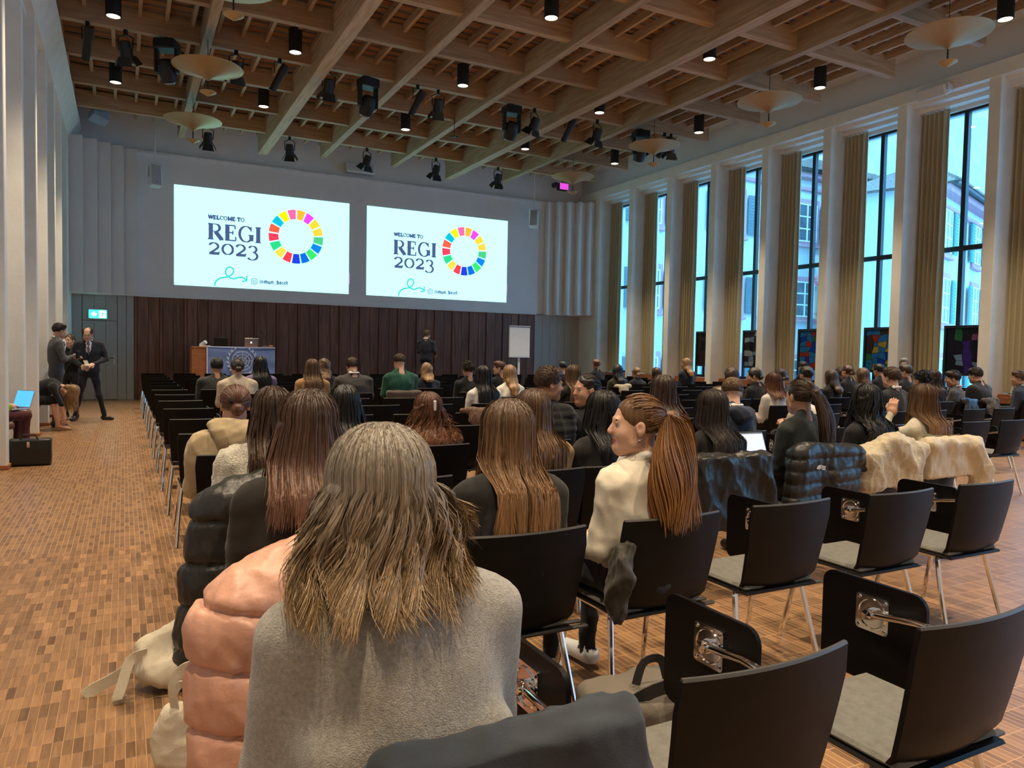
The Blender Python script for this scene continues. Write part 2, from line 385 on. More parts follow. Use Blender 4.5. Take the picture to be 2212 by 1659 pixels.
# ---- front wall: projection wall, folded fins, walnut panelling, door
wall_front = struct(MB().box(-2.2, 15.25, 22.36, 22.6, 0, ZCEIL).build('wall_front', M_FRONT))
MB().box(0.30, 12.74, 22.2, 22.37, 2.78, 6.53).build('projection_wall', M_FRONT, wall_front)
MB().rbox(0.30, 12.74, 22.10, 22.37, 6.53, 6.575, 0.006).build('top_trim', M_WHITEPLASTIC, wall_front)
MB().rbox(0.24, 12.45, 22.14, 22.37, 2.74, 2.80, 0.006).build('bottom_trim', M_FRONT, wall_front)
for i in range(5):
    x0 = -1.19 + 0.3 * i; y = 21.30 + 0.18 * i
    MB().prism([(x0, y + 0.07), (x0 + 0.3, y - 0.05), (x0 + 0.3, 22.37), (x0, 22.37)], 2, 2.74, 6.56).build('fin', M_FRONT, wall_front)
    x0 = 12.74 + 0.3 * (4 - i); x1 = x0 + 0.3 - (0.0 if i else 0.04)
    MB().prism([(x0, y - 0.05), (x1, y + 0.07), (x1, 22.37), (x0, 22.37)], 2, 2.74, 6.56).build('fin', M_FRONT, wall_front)
MB().box(-1.85, XL, 20.9, 22.4, 0, 6.5).build('corner_wall', M_WALL, wall_left)
for i in range(20):
    x0 = 0.24 + 0.6085 * i
    MB().rbox(x0 + 0.075, x0 + 0.335, 22.215, 22.37, 0.0, 2.74, 0.006).build('wood_panel', M_WALNUT, wall_front)
    MB().rbox(x0 + 0.341, x0 + 0.6045, 22.215, 22.37, 0.0, 2.74, 0.006).build('wood_panel', M_WALNUT, wall_front)
    MB().rbox(x0 + 0.003, x0 + 0.071, 22.18, 22.37, 0.0, 2.74, 0.006).build('wood_post', M_WALNUT, wall_front)
for (a, b_) in ((-1.19, -0.96), (-0.15, 0.055), (0.06, 0.24)):
    MB().rbox(a, b_ - 0.006, 22.2, 22.37, 0, 2.74, 0.004).build('grey_panel', M_DOOR, wall_front)
for i in range(3): MB().rbox(-0.95 + 0.265 * i, -0.691 + 0.265 * i, 22.2, 22.37, 2.075, 2.74, 0.004).build('grey_panel', M_DOOR, wall_front)
for i in range(6): MB().rbox(12.42 + 0.3 * i, 12.714 + 0.3 * i, 22.2, 22.37, 0, 2.74, 0.004).build('grey_panel', M_DOOR, wall_front)
door = struct(empty('door_1', (-0.555, 22.2, 0)))
for i in range(3): MB().rbox(-0.395 + 0.265 * i, -0.136 + 0.265 * i, 0.004, 0.06, 0.01, 2.065, 0.003).build('door_board', M_DOOR, door)
MB().rbox(0.30, 0.345, -0.012, 0.01, 0.93, 1.20, 0.004).build('handle_plate', M_ALU, door)
MB().tube([(0.322, 0.0, 1.10), (0.322, -0.05, 1.10), (0.20, -0.05, 1.10)], 0.010).build('door_handle', M_BLACKMETAL, door, 40)
st = MB().rbox(0.45, 12.35, 19.35, 22.17, 0.0, 0.32, 0.01).build('stage_platform', M_WALNUT)
tag(st, 'low dark wood stage platform along the front wall', 'stage')
# ================================================================ LAMPS AND CEILING FIXTURES
M_LENS = emit('warm_lamp_lens', (1.0, 0.78, 0.48), 9.0)
def downlight():
    t = empty('ceiling_downlight'); tag(t, 'black tube downlight with glowing lens below the timber ceiling', 'lamp', 'ceiling downlights')
    MB().lathe([(0.0, 0.42), (0.12, 0.42), (0.12, 0.0), (0.105, 0.0), (0.100, 0.05), (0.0, 0.05)], 20).build('housing', M_BLACKMETAL, t, 40)
    MB().lathe([(0.124, 0.20), (0.124, 0.215), (0.120, 0.22)], 20).build('collar_ring', M_BLACKMETAL, t, 40)
    MB().lathe([(0.101, 0.012), (0.08, 0.004), (0.0, 0.0)][::-1], 20).build('lens', M_LENS, t, 60)
    return t
def spot(parent, power, size=78, col=(1.0, 0.80, 0.56)):
    l = bpy.data.lights.new('lamp_light', 'SPOT'); l.energy = power; l.color = col; l.spot_size = R(size); l.spot_blend = 0.75; l.shadow_soft_size = 0.09
    o = bpy.data.objects.new('lamp_light', l); COL.objects.link(o); o.parent = parent; o.location = (0, 0, -0.03); return o
dl0 = downlight(); spot(dl0, SPOT_POWER); first = True
for y in (17.7, 14.2, 10.65, 7.1, 3.55, 0.0, -3.5):
    for x in (-0.14, 2.8, 6.15, 9.5, 12.4):
        d = dl0 if first else copy_tree(dl0); first = False
        d.location = (x, y, 6.86)
def disc_pendant():
    t = empty('disc_pendant_lamp'); tag(t, 'shallow brass cone pendant with small cone below, hung by thin cable', 'lamp', 'brass cone pendants')
    MB().lathe([(0.0, 0.0), (0.10, 0.075), (0.30, 0.155), (0.50, 0.21), (0.60, 0.235), (0.602, 0.243), (0.50, 0.225), (0.30, 0.17), (0.10, 0.09), (0.0, 0.02)], 40).build('reflector_disc', M_BRASS, t, 50)
    MB().lathe([(0.0, -0.27), (0.06, -0.235), (0.14, -0.19), (0.142, -0.183), (0.05, -0.18), (0.0, -0.18)], 24).build('lower_cone', M_BRASS, t, 40)
    MB().tube([(0, 0, -0.19), (0, 0, 0.05)], 0.012, 8).build('stem', M_BLACKMETAL, t, 40)
    MB().tube([(0, 0, 0.02), (0, 0, 1.245)], 0.006, 6).build('cable', M_BLACKMETAL, t, 40)
    return t
pd0 = disc_pendant(); first = True
for (x, y) in ((1.36, 18.0), (1.34, 14.5), (1.34, 11.0), (11.2, 18.0), (11.17, 14.35), (11.13, 10.75), (11.13, 7.2), (11.13, 3.6), (1.34, 7.5)):
    d = pd0 if first else copy_tree(pd0); first = False; d.location = (x, y, 6.17)
M_BLUEGLASS = surf('blue_grey_lens', (0.20, 0.32, 0.42), 0.12, noise=0.05, spec=0.8)
def moving_head():
    t = empty('moving_head_light'); tag(t, 'black moving head stage light hanging from the timber ceiling', 'stage light', 'moving head stage lights')
    MB().rbox(-0.19, 0.19, -0.16, 0.16, 0.42, 0.60, 0.02).build('base_box', M_BLACKMETAL, t)
    MB().rbox(-0.21, -0.15, -0.07, 0.07, 0.02, 0.46, 0.02).rbox(0.15, 0.21, -0.07, 0.07, 0.02, 0.46, 0.02).build('yoke', M_BLACKMETAL, t)
    h = MB().lathe([(0.0, 0.17), (0.10, 0.16), (0.15, 0.08), (0.16, -0.02), (0.14, -0.16), (0.13, -0.22), (0.0, -0.22)], 18).build('lamp_head', M_BLACKMETAL, t, 40)
    h.location = (0, 0, 0.10); h.rotation_euler = (R(32), 0, 0)
    l = MB().lathe([(0.115, -0.222), (0.09, -0.255), (0.0, -0.27)], 18).build('lens', M_BLUEGLASS, h, 40)
    MB().rbox(-0.03, 0.03, -0.03, 0.03, 0.58, 0.66, 0.008).build('clamp', M_BLACKMETAL, t)
    return t
def fresnel():
    t = empty('fresnel_spot'); tag(t, 'black theatre spot with barn doors clamped under the timber ceiling', 'stage light', 'theatre spots with barn doors')
    b = MB().lathe([(0.0, 0.16), (0.09, 0.15), (0.10, 0.08), (0.11, -0.10), (0.0, -0.10)], 16).build('lamp_body', M_BLACKMETAL, t, 40)
    b.rotation_euler = (R(28), 0, 0)
    for a in range(4):
        f = MB().add([(-0.10, -0.11, -0.10), (0.10, -0.11, -0.10), (0.14, -0.19, -0.24), (-0.14, -0.19, -0.24), (-0.10, -0.118, -0.10), (0.10, -0.118, -0.10), (0.14, -0.198, -0.24), (-0.14, -0.198, -0.24)],
                     [(0, 1, 2, 3), (7, 6, 5, 4), (0, 4, 5, 1), (1, 5, 6, 2), (2, 6, 7, 3), (3, 7, 4, 0)]).build('barn_door', M_BLACKMETAL, b)
        f.rotation_euler = (0, 0, a * PI / 2)
    MB().tube([(-0.12, 0, 0.0), (-0.13, 0, 0.22), (0, 0, 0.28), (0.13, 0, 0.22), (0.12, 0, 0.0)], 0.012, 6).build('bracket', M_BLACKMETAL, t, 40)
    MB().rbox(-0.03, 0.03, -0.03, 0.03, 0.26, 0.36, 0.006).build('clamp', M_BLACKMETAL, t)
    return t
def profile_spot():
    t = empty('profile_spot'); tag(t, 'slim black profile spot tilted below the timber ceiling', 'stage light', 'slim profile spots')
    b = MB().lathe([(0.0, 0.26), (0.075, 0.25), (0.085, 0.08), (0.07, 0.04), (0.065, -0.28), (0.075, -0.30), (0.0, -0.30)], 14).build('lamp_body', M_BLACKMETAL, t, 40)
    b.rotation_euler = (R(24), R(22), 0)
    MB().tube([(-0.10, 0, 0.05), (-0.10, 0, 0.26), (0.10, 0, 0.26), (0.10, 0, 0.05)], 0.010, 6).build('bracket', M_BLACKMETAL, t, 40)
    MB().rbox(-0.03, 0.03, -0.03, 0.03, 0.25, 0.35, 0.006).build('clamp', M_BLACKMETAL, t)
    return t
def spread(make, spots, dz):
    o = make()
    for i, (x, y) in enumerate(spots):
        d = o if i == 0 else copy_tree(o); d.location = (x, y, 7.0 - dz); d.rotation_euler.z = R((i * 37) % 50 - 25)
spread(moving_head, ((0.70, 15.05), (4.42, 15.05), (7.72, 15.05), (11.30, 15.05)), 0.655)
spread(fresnel, ((0.04, 15.06), (1.88, 15.02), (3.62, 15.06), (5.95, 15.05), (8.30, 15.05), (9.98, 15.0), (1.88, 20.33), (3.88, 20.33), (5.96, 20.33), (8.0, 20.33), (10.0, 20.33), (12.2, 15.0)), 0.355)
spread(profile_spot, ((-0.54, 15.02), (2.67, 15.02), (5.47, 15.0), (9.2, 15.0), (12.0, 15.0)), 0.345)
m = MB().tube([(0, 0, 0), (0, 0, 0.42)], 0.008, 6).tube([(-0.10, 0, 0.0), (0.10, 0, 0.0)], 0.012, 6).tube([(0, -0.1, -0.01), (0, 0.1, -0.01)], 0.012, 6).build('hanging_microphone', M_BLACKMETAL, None, 40, (7.05, 16.75, 6.60))
tag(m, 'thin black stereo microphone hanging from a timber beam', 'microphone')

# loudspeakers on poles and brackets
def pole_speaker(x, z, tilt, yaw, label, ztop):
    t = empty('loudspeaker', (x, 21.55, z)); tag(t, label, 'loudspeaker')
    b = MB().rbox(-0.14, 0.14, -0.12, 0.12, -0.30, 0.26, 0.02).build('cabinet', M_WHITEPLASTIC, t); b.rotation_euler = (R(tilt), 0, R(yaw))
    g = MB().rbox(-0.12, 0.12, -0.128, -0.11, -0.28, 0.24, 0.006).build('front_grille', surf('grey_speaker_grille', (0.45, 0.45, 0.46), 0.7, noise=0.15, scale=300), b)
    MB().lathe([(0.0, -0.006), (0.012, 0.0)], 10, (0.0, -0.131, -0.20), 1).build('badge', M_BLACKMETAL, b)
    MB().rbox(-0.17, -0.15, -0.03, 0.03, -0.05, 0.34, 0.004).rbox(0.15, 0.17, -0.03, 0.03, -0.05, 0.34, 0.004).rbox(-0.17, 0.17, -0.03, 0.03, 0.32, 0.345, 0.004).build('bracket', M_WHITEPLASTIC, t)
    MB().tube([(0, 0, 0.33), (0, 0, ztop - z)], 0.02, 8).build('ceiling_pole', M_WHITEPLASTIC, t, 40)
pole_speaker(0.72, 5.84, -8, 18, 'grey loudspeaker on a ceiling pole beside the first projected slide', 7.42)
pole_speaker(11.95, 5.84, -14, -38, 'grey loudspeaker on a ceiling pole by the folded wall fins', 7.42)
t = MB().rbox(-0.43, 0.43, -0.16, 0.16, -0.15, 0.15, 0.03).build('centre_loudspeaker', M_WHITEPLASTIC, None, None, (6.3, 22.19, 6.86)); tag(t, 'wide grey loudspeaker box mounted high above the two slides', 'loudspeaker')
MB().rbox(-0.39, 0.39, -0.172, -0.15, -0.12, 0.12, 0.006).build('front_grille', surf('pale_speaker_grille', (0.55, 0.55, 0.56), 0.7, noise=0.12, scale=300), t)
t = empty('corner_projector', (-0.52, 20.95, 6.98)); tag(t, 'blue grey box hung in the dark ceiling corner', 'projector')
b = MB().rbox(-0.19, 0.19, -0.16, 0.16, -0.13, 0.13, 0.02).build('housing', surf('blue_grey_metal', (0.35, 0.48, 0.62), 0.4), t); b.rotation_euler = (R(-20), R(14), R(20))
MB().tube([(0, 0, 0.1), (0, 0, 0.44)], 0.02).build('bracket', M_BLACKMETAL, t, 40)
t = empty('magenta_lit_box', (12.95, 21.45, 6.98)); tag(t, 'small box near the ceiling corner with magenta light added as glowing panels', 'stage light')
MB().rbox(-0.17, 0.17, -0.10, 0.10, -0.12, 0.10, 0.01).build('housing', M_BLACKMETAL, t)
for i in range(4): MB().rbox(-0.16 + 0.082 * i, -0.085 + 0.082 * i, -0.115, -0.095, -0.11, 0.09, 0.004).build('magenta_glow_panel', emit('magenta_light_glow', (0.55, 0.05, 0.50), 0.9), t)  # magenta light falling on the box, put in as glowing panels
MB().lathe([(0.0, -0.12), (0.08, -0.10), (0.09, 0.06), (0.0, 0.08)], 12, (-0.30, 0, 0.02), 1).build('side_lamp', M_BLACKMETAL, t, 40)
MB().tube([(0, 0, 0.08), (0, 0, 0.45)], 0.015).build('bracket', M_BLACKMETAL, t, 40)
t = empty('wall_loudspeaker', (14.06, 9.35, 6.70)); tag(t, 'white loudspeaker on the lintel above the window piers', 'loudspeaker')
b = MB().rbox(-0.11, 0.11, -0.30, 0.30, -0.12, 0.12, 0.03).build('cabinet', M_WHITEPLASTIC, t); b.rotation_euler = (0, R(-28), 0)
MB().rbox(-0.118, -0.10, -0.26, 0.26, -0.10, 0.10, 0.006).build('front_grille', surf('white_speaker_grille', (0.6, 0.6, 0.61), 0.7, noise=0.1, scale=300), b)
MB().rbox(-0.06, 0.16, -0.33, -0.305, -0.06, 0.06, 0.004).rbox(-0.06, 0.16, 0.305, 0.33, -0.06, 0.06, 0.004).build('bracket', M_WHITEPLASTIC, t)

# exit sign above the door
t = empty('exit_sign', (-0.60, 22.17, 2.235)); tag(t, 'glowing green emergency exit sign above the grey door', 'sign')
MB().rbox(-0.22, 0.22, -0.035, 0.03, -0.125, 0.125, 0.006).build('housing', M_WHITEPLASTIC, t)
MB().box(-0.20, 0.20, -0.042, -0.034, -0.105, 0.105).build('sign_face', emit('exit_green', (0.02, 0.62, 0.50), 3.0), t)
M_SIGNW = emit('exit_white', (0.75, 1.0, 1.0), 5.0)
MB().prism([(-0.14, 0.03), (-0.14, -0.03), (-0.10, -0.03), (-0.10, -0.075), (-0.02, 0.0), (-0.10, 0.075), (-0.10, 0.03)], 1, -0.046, -0.040).build('arrow_mark', M_SIGNW, t)
MB().box(0.03, 0.18, -0.046, -0.040, -0.09, 0.09).build('doorway_mark', M_SIGNW, t)
MB().prism([(0.07, -0.07), (0.095, -0.01), (0.075, 0.03), (0.10, 0.06), (0.13, 0.03), (0.12, -0.02), (0.15, -0.07), (0.13, -0.075), (0.105, -0.04), (0.09, -0.075)], 1, -0.049, -0.045).build('running_figure_mark', emit('exit_green2', (0.02, 0.62, 0.50), 2.0), t)

# ================================================================ THE TWO PROJECTED SLIDES
M_SLIDE = emit('projected_white', (0.38, 0.96, 0.98), 1.1)
M_INK = emit('projected_ink', (0.075, 0.105, 0.24), 0.6)
M_TEAL = emit('projected_teal', (0.02, 0.60, 0.53), 0.7)
RING = [(0.95, 0.42, 0.03), (0.90, 0.05, 0.72), (0.93, 0.60, 0.03), (0.83, 0.58, 0.05), (0.06, 0.52, 0.20), (0.0, 0.20, 0.70), (0.03, 0.68, 0.12), (0.0, 0.13, 0.62), (0.01, 0.04, 0.62),
        (0.86, 0.04, 0.06), (0.80, 0.62, 0.05), (0.02, 0.60, 0.20), (0.86, 0.04, 0.09), (0.90, 0.10, 0.05), (0.0, 0.45, 0.62), (0.92, 0.75, 0.0), (0.80, 0.12, 0.35)]
M_RING = [emit('slide_colour_%d' % i, c, 0.75) for i, c in enumerate(RING)]
def stroke(mb, pts, w, y=-0.006):
    """flat ribbon along pts in the slide plane; w is one width or one per point"""
    n = len(pts); ws = w if isinstance(w, (list, tuple)) else [w] * n; a = []; b = []
    for i in range(n):
        p, q = pts[max(0, i - 1)], pts[min(n - 1, i + 1)]; dx, dz = q[0] - p[0], q[1] - p[1]; l = math.hypot(dx, dz) or 1
        nx, nz = -dz / l * ws[i] / 2, dx / l * ws[i] / 2
        a.append((pts[i][0] + nx, pts[i][1] + nz)); b.append((pts[i][0] - nx, pts[i][1] - nz))
    for i in range(n - 1): mb.prism([a[i], a[i + 1], b[i + 1], b[i]], 1, y, y + 0.004)
def arc(cx, cz, rx, rz, a0, a1, n=16): return [(cx + rx * math.cos(R(a0 + (a1 - a0) * i / n)), cz + rz * math.sin(R(a0 + (a1 - a0) * i / n))) for i in range(n + 1)]
def thick(pts, lo, hi, vertical=True):
    out = []
    for i in range(len(pts)):
        p, q = pts[max(0, i - 1)], pts[min(len(pts) - 1, i + 1)]; dx, dz = q[0] - p[0], q[1] - p[1]; l = math.hypot(dx, dz) or 1
        out.append(lo + (hi - lo) * abs(dz) / l)
    return out
ST, TH, SF = 0.17, 0.055, 0.34
def serif(S, x, z, w=SF): S.append(([(x - w / 2, z), (x + w / 2, z)], TH))
def glyph(ch):
    """serif letters drawn as thick and thin strokes on a unit height; returns strokes, advance"""
    S = []
    if ch == 'R':
        S.append(([(.16, 0), (.16, 1)], ST)); serif(S, .16, .03); serif(S, .13, .97, .26)
        a = [(.16, .97)] + arc(.45, .745, .22, .225, 90, -90) + [(.16, .52)]; S.append((a, thick(a, TH, ST)))
        S.append(([(.42, .52), (.80, .02)], ST)); serif(S, .80, .03, .20); return S, .92
    if ch == 'E':
        S.append(([(.16, 0), (.16, 1)], ST))
        for z, e in ((.97, .62), (.52, .50), (.03, .66)): S.append(([(.02, z), (e, z)], TH))
        for x, z0, z1 in ((.61, .97, .74), (.48, .64, .40), (.65, .03, .28)): S.append(([(x, z0), (x, z1)], TH)); 
        return S, .76
    if ch == 'G' or ch == 'C':
        a = arc(.46, .5, .38, .49, 40, 320, 26); S.append((a, thick(a, TH, ST)))
        S.append(([(.76, .98), (.76, .70)], TH))
        if ch == 'G': S.append(([(.78, .08), (.78, .44)], ST)); serif(S, .76, .44, .32); return S, .95
        return S, .86
    if ch == 'I': S.append(([(.2, 0), (.2, 1)], ST)); serif(S, .2, .03); serif(S, .2, .97); return S, .42
    if ch == 'W':
        for a, b, w in (((.05, 1), (.30, 0), ST), ((.30, 0), (.55, 1), TH), ((.55, 1), (.80, 0), ST), ((.80, 0), (1.05, 1), TH)): S.append(([a, b], w))
        for x in (.06, .55, 1.05): serif(S, x, .97, .26)
        return S, 1.12
    if ch == 'L':
        S.append(([(.16, 0), (.16, 1)], ST)); serif(S, .16, .97); S.append(([(.02, .03), (.62, .03)], TH)); S.append(([(.61, .03), (.61, .28)], TH)); return S, .70
    if ch == 'O': a = arc(.46, .5, .38, .49, 0, 360, 30); S.append((a, thick(a, TH, ST))); return S, .96
    if ch == 'M':
        S.append(([(.14, 0), (.14, 1)], TH)); S.append(([(.14, 1), (.50, .05)], ST)); S.append(([(.50, .05), (.86, 1)], TH)); S.append(([(.88, 0), (.88, 1)], ST))
        for x in (.13, .88): serif(S, x, .03, .28)
        for x in (.08, .92): serif(S, x, .97, .24)
        return S, 1.06
    if ch == 'T':
        S.append(([(.38, 0), (.38, 1)], ST)); serif(S, .38, .03); S.append(([(.02, .97), (.74, .97)], TH))
        for x in (.03, .73): S.append(([(x, .97), (x, .72)], TH))
        return S, .80
    if ch == '2':
        a = arc(.30, .68, .24, .29, 165, -25, 14) + [(.36, .36), (.08, .06)]; S.append((a, thick(a, TH * 1.3, ST))); S.append(([(.05, .07), (.60, .07)], .14)); S.append(([(.60, .05), (.60, .25)], TH)); return S, .68
    if ch == '0': a = arc(.36, .49, .29, .44, 0, 360, 28); S.append((a, thick(a, TH, ST))); return S, .74
    if ch == '3':
        a = arc(.28, .66, .22, .27, 160, -80, 14); S.append((a, thick(a, TH, ST))); b = arc(.26, .06, .29, .34, 85, -150, 18); S.append((b, thick(b, TH, ST))); return S, .66
    lw = 0.14
    if ch == '@':
        S.append((arc(.42, .38, .40, .46, -60, 270, 26), .07)); S.append((arc(.42, .38, .17, .20, 0, 360, 16), .09)); S.append(([(.60, .60), (.60, .24), (.72, .18), (.80, .34)], .07)); return S, .95
    if ch == 'm': S += [([(.12, 0), (.12, .66)], lw), ([(.12, .5)] + arc(.29, .5, .15, .16, 150, 0, 8) + [(.44, 0)], lw), ([(.44, .5)] + arc(.61, .5, .15, .16, 150, 0, 8) + [(.76, 0)], lw)]; serif(S, .12, .03, .26); serif(S, .44, .03, .22); serif(S, .76, .03, .26); return S, .92
    if ch == 'n': S += [([(.12, 0), (.12, .66)], lw), ([(.12, .5)] + arc(.31, .48, .17, .18, 150, 0, 8) + [(.48, 0)], lw)]; serif(S, .12, .03, .26); serif(S, .48, .03, .26); return S, .64
    if ch == 'u': S += [([(.12, .66), (.12, .18)] + arc(.28, .18, .16, .17, 180, 330, 8), lw), ([(.48, .66), (.48, 0)], lw)]; return S, .64
    if ch == '_': return [([(0, -.12), (.6, -.12)], .06)], .62
    if ch == 'b': S += [([(.12, 0), (.12, 1)], lw), (arc(.31, .33, .19, .31, 0, 360, 18), lw)]; return S, .60
    if ch == 'a': S += [(arc(.24, .2, .17, .19, 0, 360, 14), .10), ([(.08, .58), (.24, .66), (.40, .52), (.40, 0)], lw)]; return S, .54
    if ch == 's': S += [([(.40, .56), (.24, .66), (.10, .52), (.26, .36), (.40, .18), (.24, .02), (.07, .10)], .11)]; return S, .50
    if ch == 'e': S += [(arc(.27, .33, .20, .31, 0, 310, 18), .11), ([(.08, .36), (.46, .36)], .07)]; return S, .54
    if ch == 'l': S += [([(.12, 0), (.12, 1)], lw)]; serif(S, .12, .03, .26); return S, .30
    return S, .34
def text(name, s, x, z, h, width, mat, parent, bold=1.0):
    adv = 0; items = []
    for ch in s: g, a = glyph(ch); items.append((g, adv)); adv += a + .04
    kx = width / adv; mb = MB()
    for g, ox in items:
        for pts, w in g:
            ws = [max(q, .055 * (1 + 1.6 * (bold > 1.2))) * (h * .5 + kx * .5) * bold for q in w] if isinstance(w, list) else max(w, .055 * (1 + 1.6 * (bold > 1.2))) * (h + kx * .5) * bold
            stroke(mb, [(x + (ox + p[0]) * kx, z + p[1] * h) for p in pts], ws)
    return mb.build(name, mat, parent)
def slide(x0, label):
    t = empty('projected_slide', (x0, 22.198, 3.105)); tag(t, label, 'slide')
    W, Hh = 4.78, 2.69
    MB().box(0, W, -0.004, 0.002, 0, Hh).build('slide_background', M_SLIDE, t)
    text('title_line', 'WELCOME TO', .86, 1.86, .10, .95, M_INK, t, 1.5)
    text('title_word', 'REGI', .85, 1.30, .44, 1.44, M_INK, t)
    text('title_year', '2023', .86, .90, .32, 1.36, M_INK, t)
    text('handle_text', '@mun_basel', 2.22, .17, .11, .78, M_INK, t, 1.2)
    for i in range(17):
        a0 = 90 - i * 360 / 17 - 1.6; a1 = a0 - 360 / 17 + 3.2
        ro, ri = .775, .50
        pts = arc(3.23, 1.57, ro, ro, a0, a1, 5) + arc(3.23, 1.57, ri, ri, a1, a0, 4)
        MB().prism(pts, 1, -0.008, -0.004).build('ring_segment', M_RING[i], t)
    mb = MB()
    pth = [(1.03, .03), (1.04, .12), (1.10, .20), (1.20, .26), (1.34, .29), (1.46, .36), (1.52, .46), (1.48, .55), (1.40, .57), (1.32, .50), (1.31, .40), (1.37, .31), (1.50, .25), (1.60, .28), (1.70, .31), (1.78, .29), (1.86, .24)]
    fine = []
    for i in range(len(pth) - 1):
        p0, p1, p2, p3 = pth[max(0, i - 1)], pth[i], pth[i + 1], pth[min(len(pth) - 1, i + 2)]
        for q in range(4):
            u = q / 4; fine.append(tuple(.5 * (2 * p1[k] + (p2[k] - p0[k]) * u + (2 * p0[k] - 5 * p1[k] + 4 * p2[k] - p3[k]) * u * u + (3 * p1[k] - p0[k] - 3 * p2[k] + p3[k]) * u ** 3) for k in (0, 1)))
    fine.append(pth[-1]); stroke(mb, fine, .036); stroke(mb, [(1.74, .19), (1.87, .22), (1.87, .36)], .036)
    mb.build('curly_arrow', M_TEAL, t)
    mb = MB(); q = .075; cx, cz = 2.07, .215
    stroke(mb, [(cx - q, cz - q * .5)] + arc(cx - q * .5, cz + q * .5, q * .5, q * .5, 180, 90, 4) + arc(cx + q * .5, cz + q * .5, q * .5, q * .5, 90, 0, 4) + arc(cx + q * .5, cz - q * .5, q * .5, q * .5, 0, -90, 4) + arc(cx - q * .5, cz - q * .5, q * .5, q * .5, -90, -180, 4), .016)
    stroke(mb, arc(cx, cz, .036, .036, 0, 360, 14), .015); mb.box(cx + .038, cx + .05, -.006, -.002, cz + .038, cz + .05)
    mb.build('camera_icon', M_INK, t)
    MB().box(W, W + 0.03, -0.004, 0.002, .30, .62).build('edge_mark', emit('projected_pink', (0.35, 0.16, 0.45), 0.8), t)
slide(1.207, 'glowing projected welcome slide with colour ring, beside the door corner')
slide(6.53, 'glowing projected welcome slide with colour ring, beside the folded fins')

# ================================================================ PODIUM, FLIP CHART
t = empty('podium_table', (2.50, 20.5, 0.32)); tag(t, 'long cherry wood podium desk on the stage, draped with a blue flag', 'desk')
MB().rbox(-1.0, 1.0, -0.40, 0.40, 1.085, 1.125, 0.006).build('desk_top', M_CHERRY, t)
MB().rbox(-1.0, -0.96, -0.38, 0.38, 0, 1.09, 0.004).build('side_panel', M_CHERRY, t); MB().rbox(0.96, 1.0, -0.38, 0.38, 0, 1.09, 0.004).build('side_panel', M_CHERRY, t)
MB().rbox(-0.97, 0.97, -0.39, -0.36, 0, 1.09, 0.004).build('front_panel', M_CHERRY, t)
M_FLAG = surf('pale_blue_flag_cloth', (0.16, 0.24, 0.52), 0.8, noise=0.08, scale=3, bump=0.3, bscale=8)
M_FLAGW = surf('white_flag_print', (0.62, 0.66, 0.74), 0.8)
fl = empty('flag', (2.66, 20.08, 0.70)); tag(fl, 'blue flag with white wreath and globe emblem hanging on the podium front', 'flag')
vs_ = []; fs_ = []; nx, nz = 28, 12
for j in range(nz):
    for i in range(nx):
        u = i / (nx - 1); w_ = j / (nz - 1); vs_.append((-0.83 + 1.66 * u, 0.012 * math.sin(u * 21 + w_ * 4) * (1 - w_) + 0.010 * math.sin(w_ * 12 + u * 5), 0.76 * w_ - 0.03 * math.sin(PI * u) * (1 - w_)))
for j in range(nz - 1):
    for i in range(nx - 1): fs_.append((j * nx + i, j * nx + i + 1, (j + 1) * nx + i + 1, (j + 1) * nx + i))
me = bpy.data.meshes.new('flag_cloth'); me.from_pydata(vs_, [], fs_); me.update(); shade(me); link('flag_cloth', me, M_FLAG, fl)
mb = MB()
for r_ in (.10, .17, .24): stroke(mb, arc(0.02, .40, r_, r_, 0, 360, 28), .012, -0.030)
for a in range(0, 180, 45): stroke(mb, [(0.02 + .24 * math.cos(R(a)), .40 + .24 * math.sin(R(a))), (0.02 - .24 * math.cos(R(a)), .40 - .24 * math.sin(R(a)))], .010, -0.030)
mb.build('globe_emblem', M_FLAGW, fl)
mb = MB()
for s in (-1, 1):
    for i in range(9):
        a = -80 + i * 17; px_, pz_ = 0.02 + s * .33 * math.cos(R(a)), .40 + .33 * math.sin(R(a)); d = R(a + 55)
        stroke(mb, [(px_, pz_), (px_ + s * .045 * math.cos(d), pz_ + .045 * math.sin(d)), (px_ + s * .09 * math.cos(d), pz_ + .09 * math.sin(d))], [.006, .04, .006], -0.030)
    stroke(mb, [(0.02 + s * .33 * math.cos(R(a)), .40 + .33 * math.sin(R(a))) for a in range(-85, 70, 12)], .010, -0.030)
mb.build('wreath_emblem', M_FLAGW, fl)
mb = MB(); mb.box(-0.83, -0.80, -0.022, -0.016, 0, .75); mb.box(-0.83, 0.83, -0.022, -0.016, .735, .755); mb.build('white_border', M_FLAGW, fl)
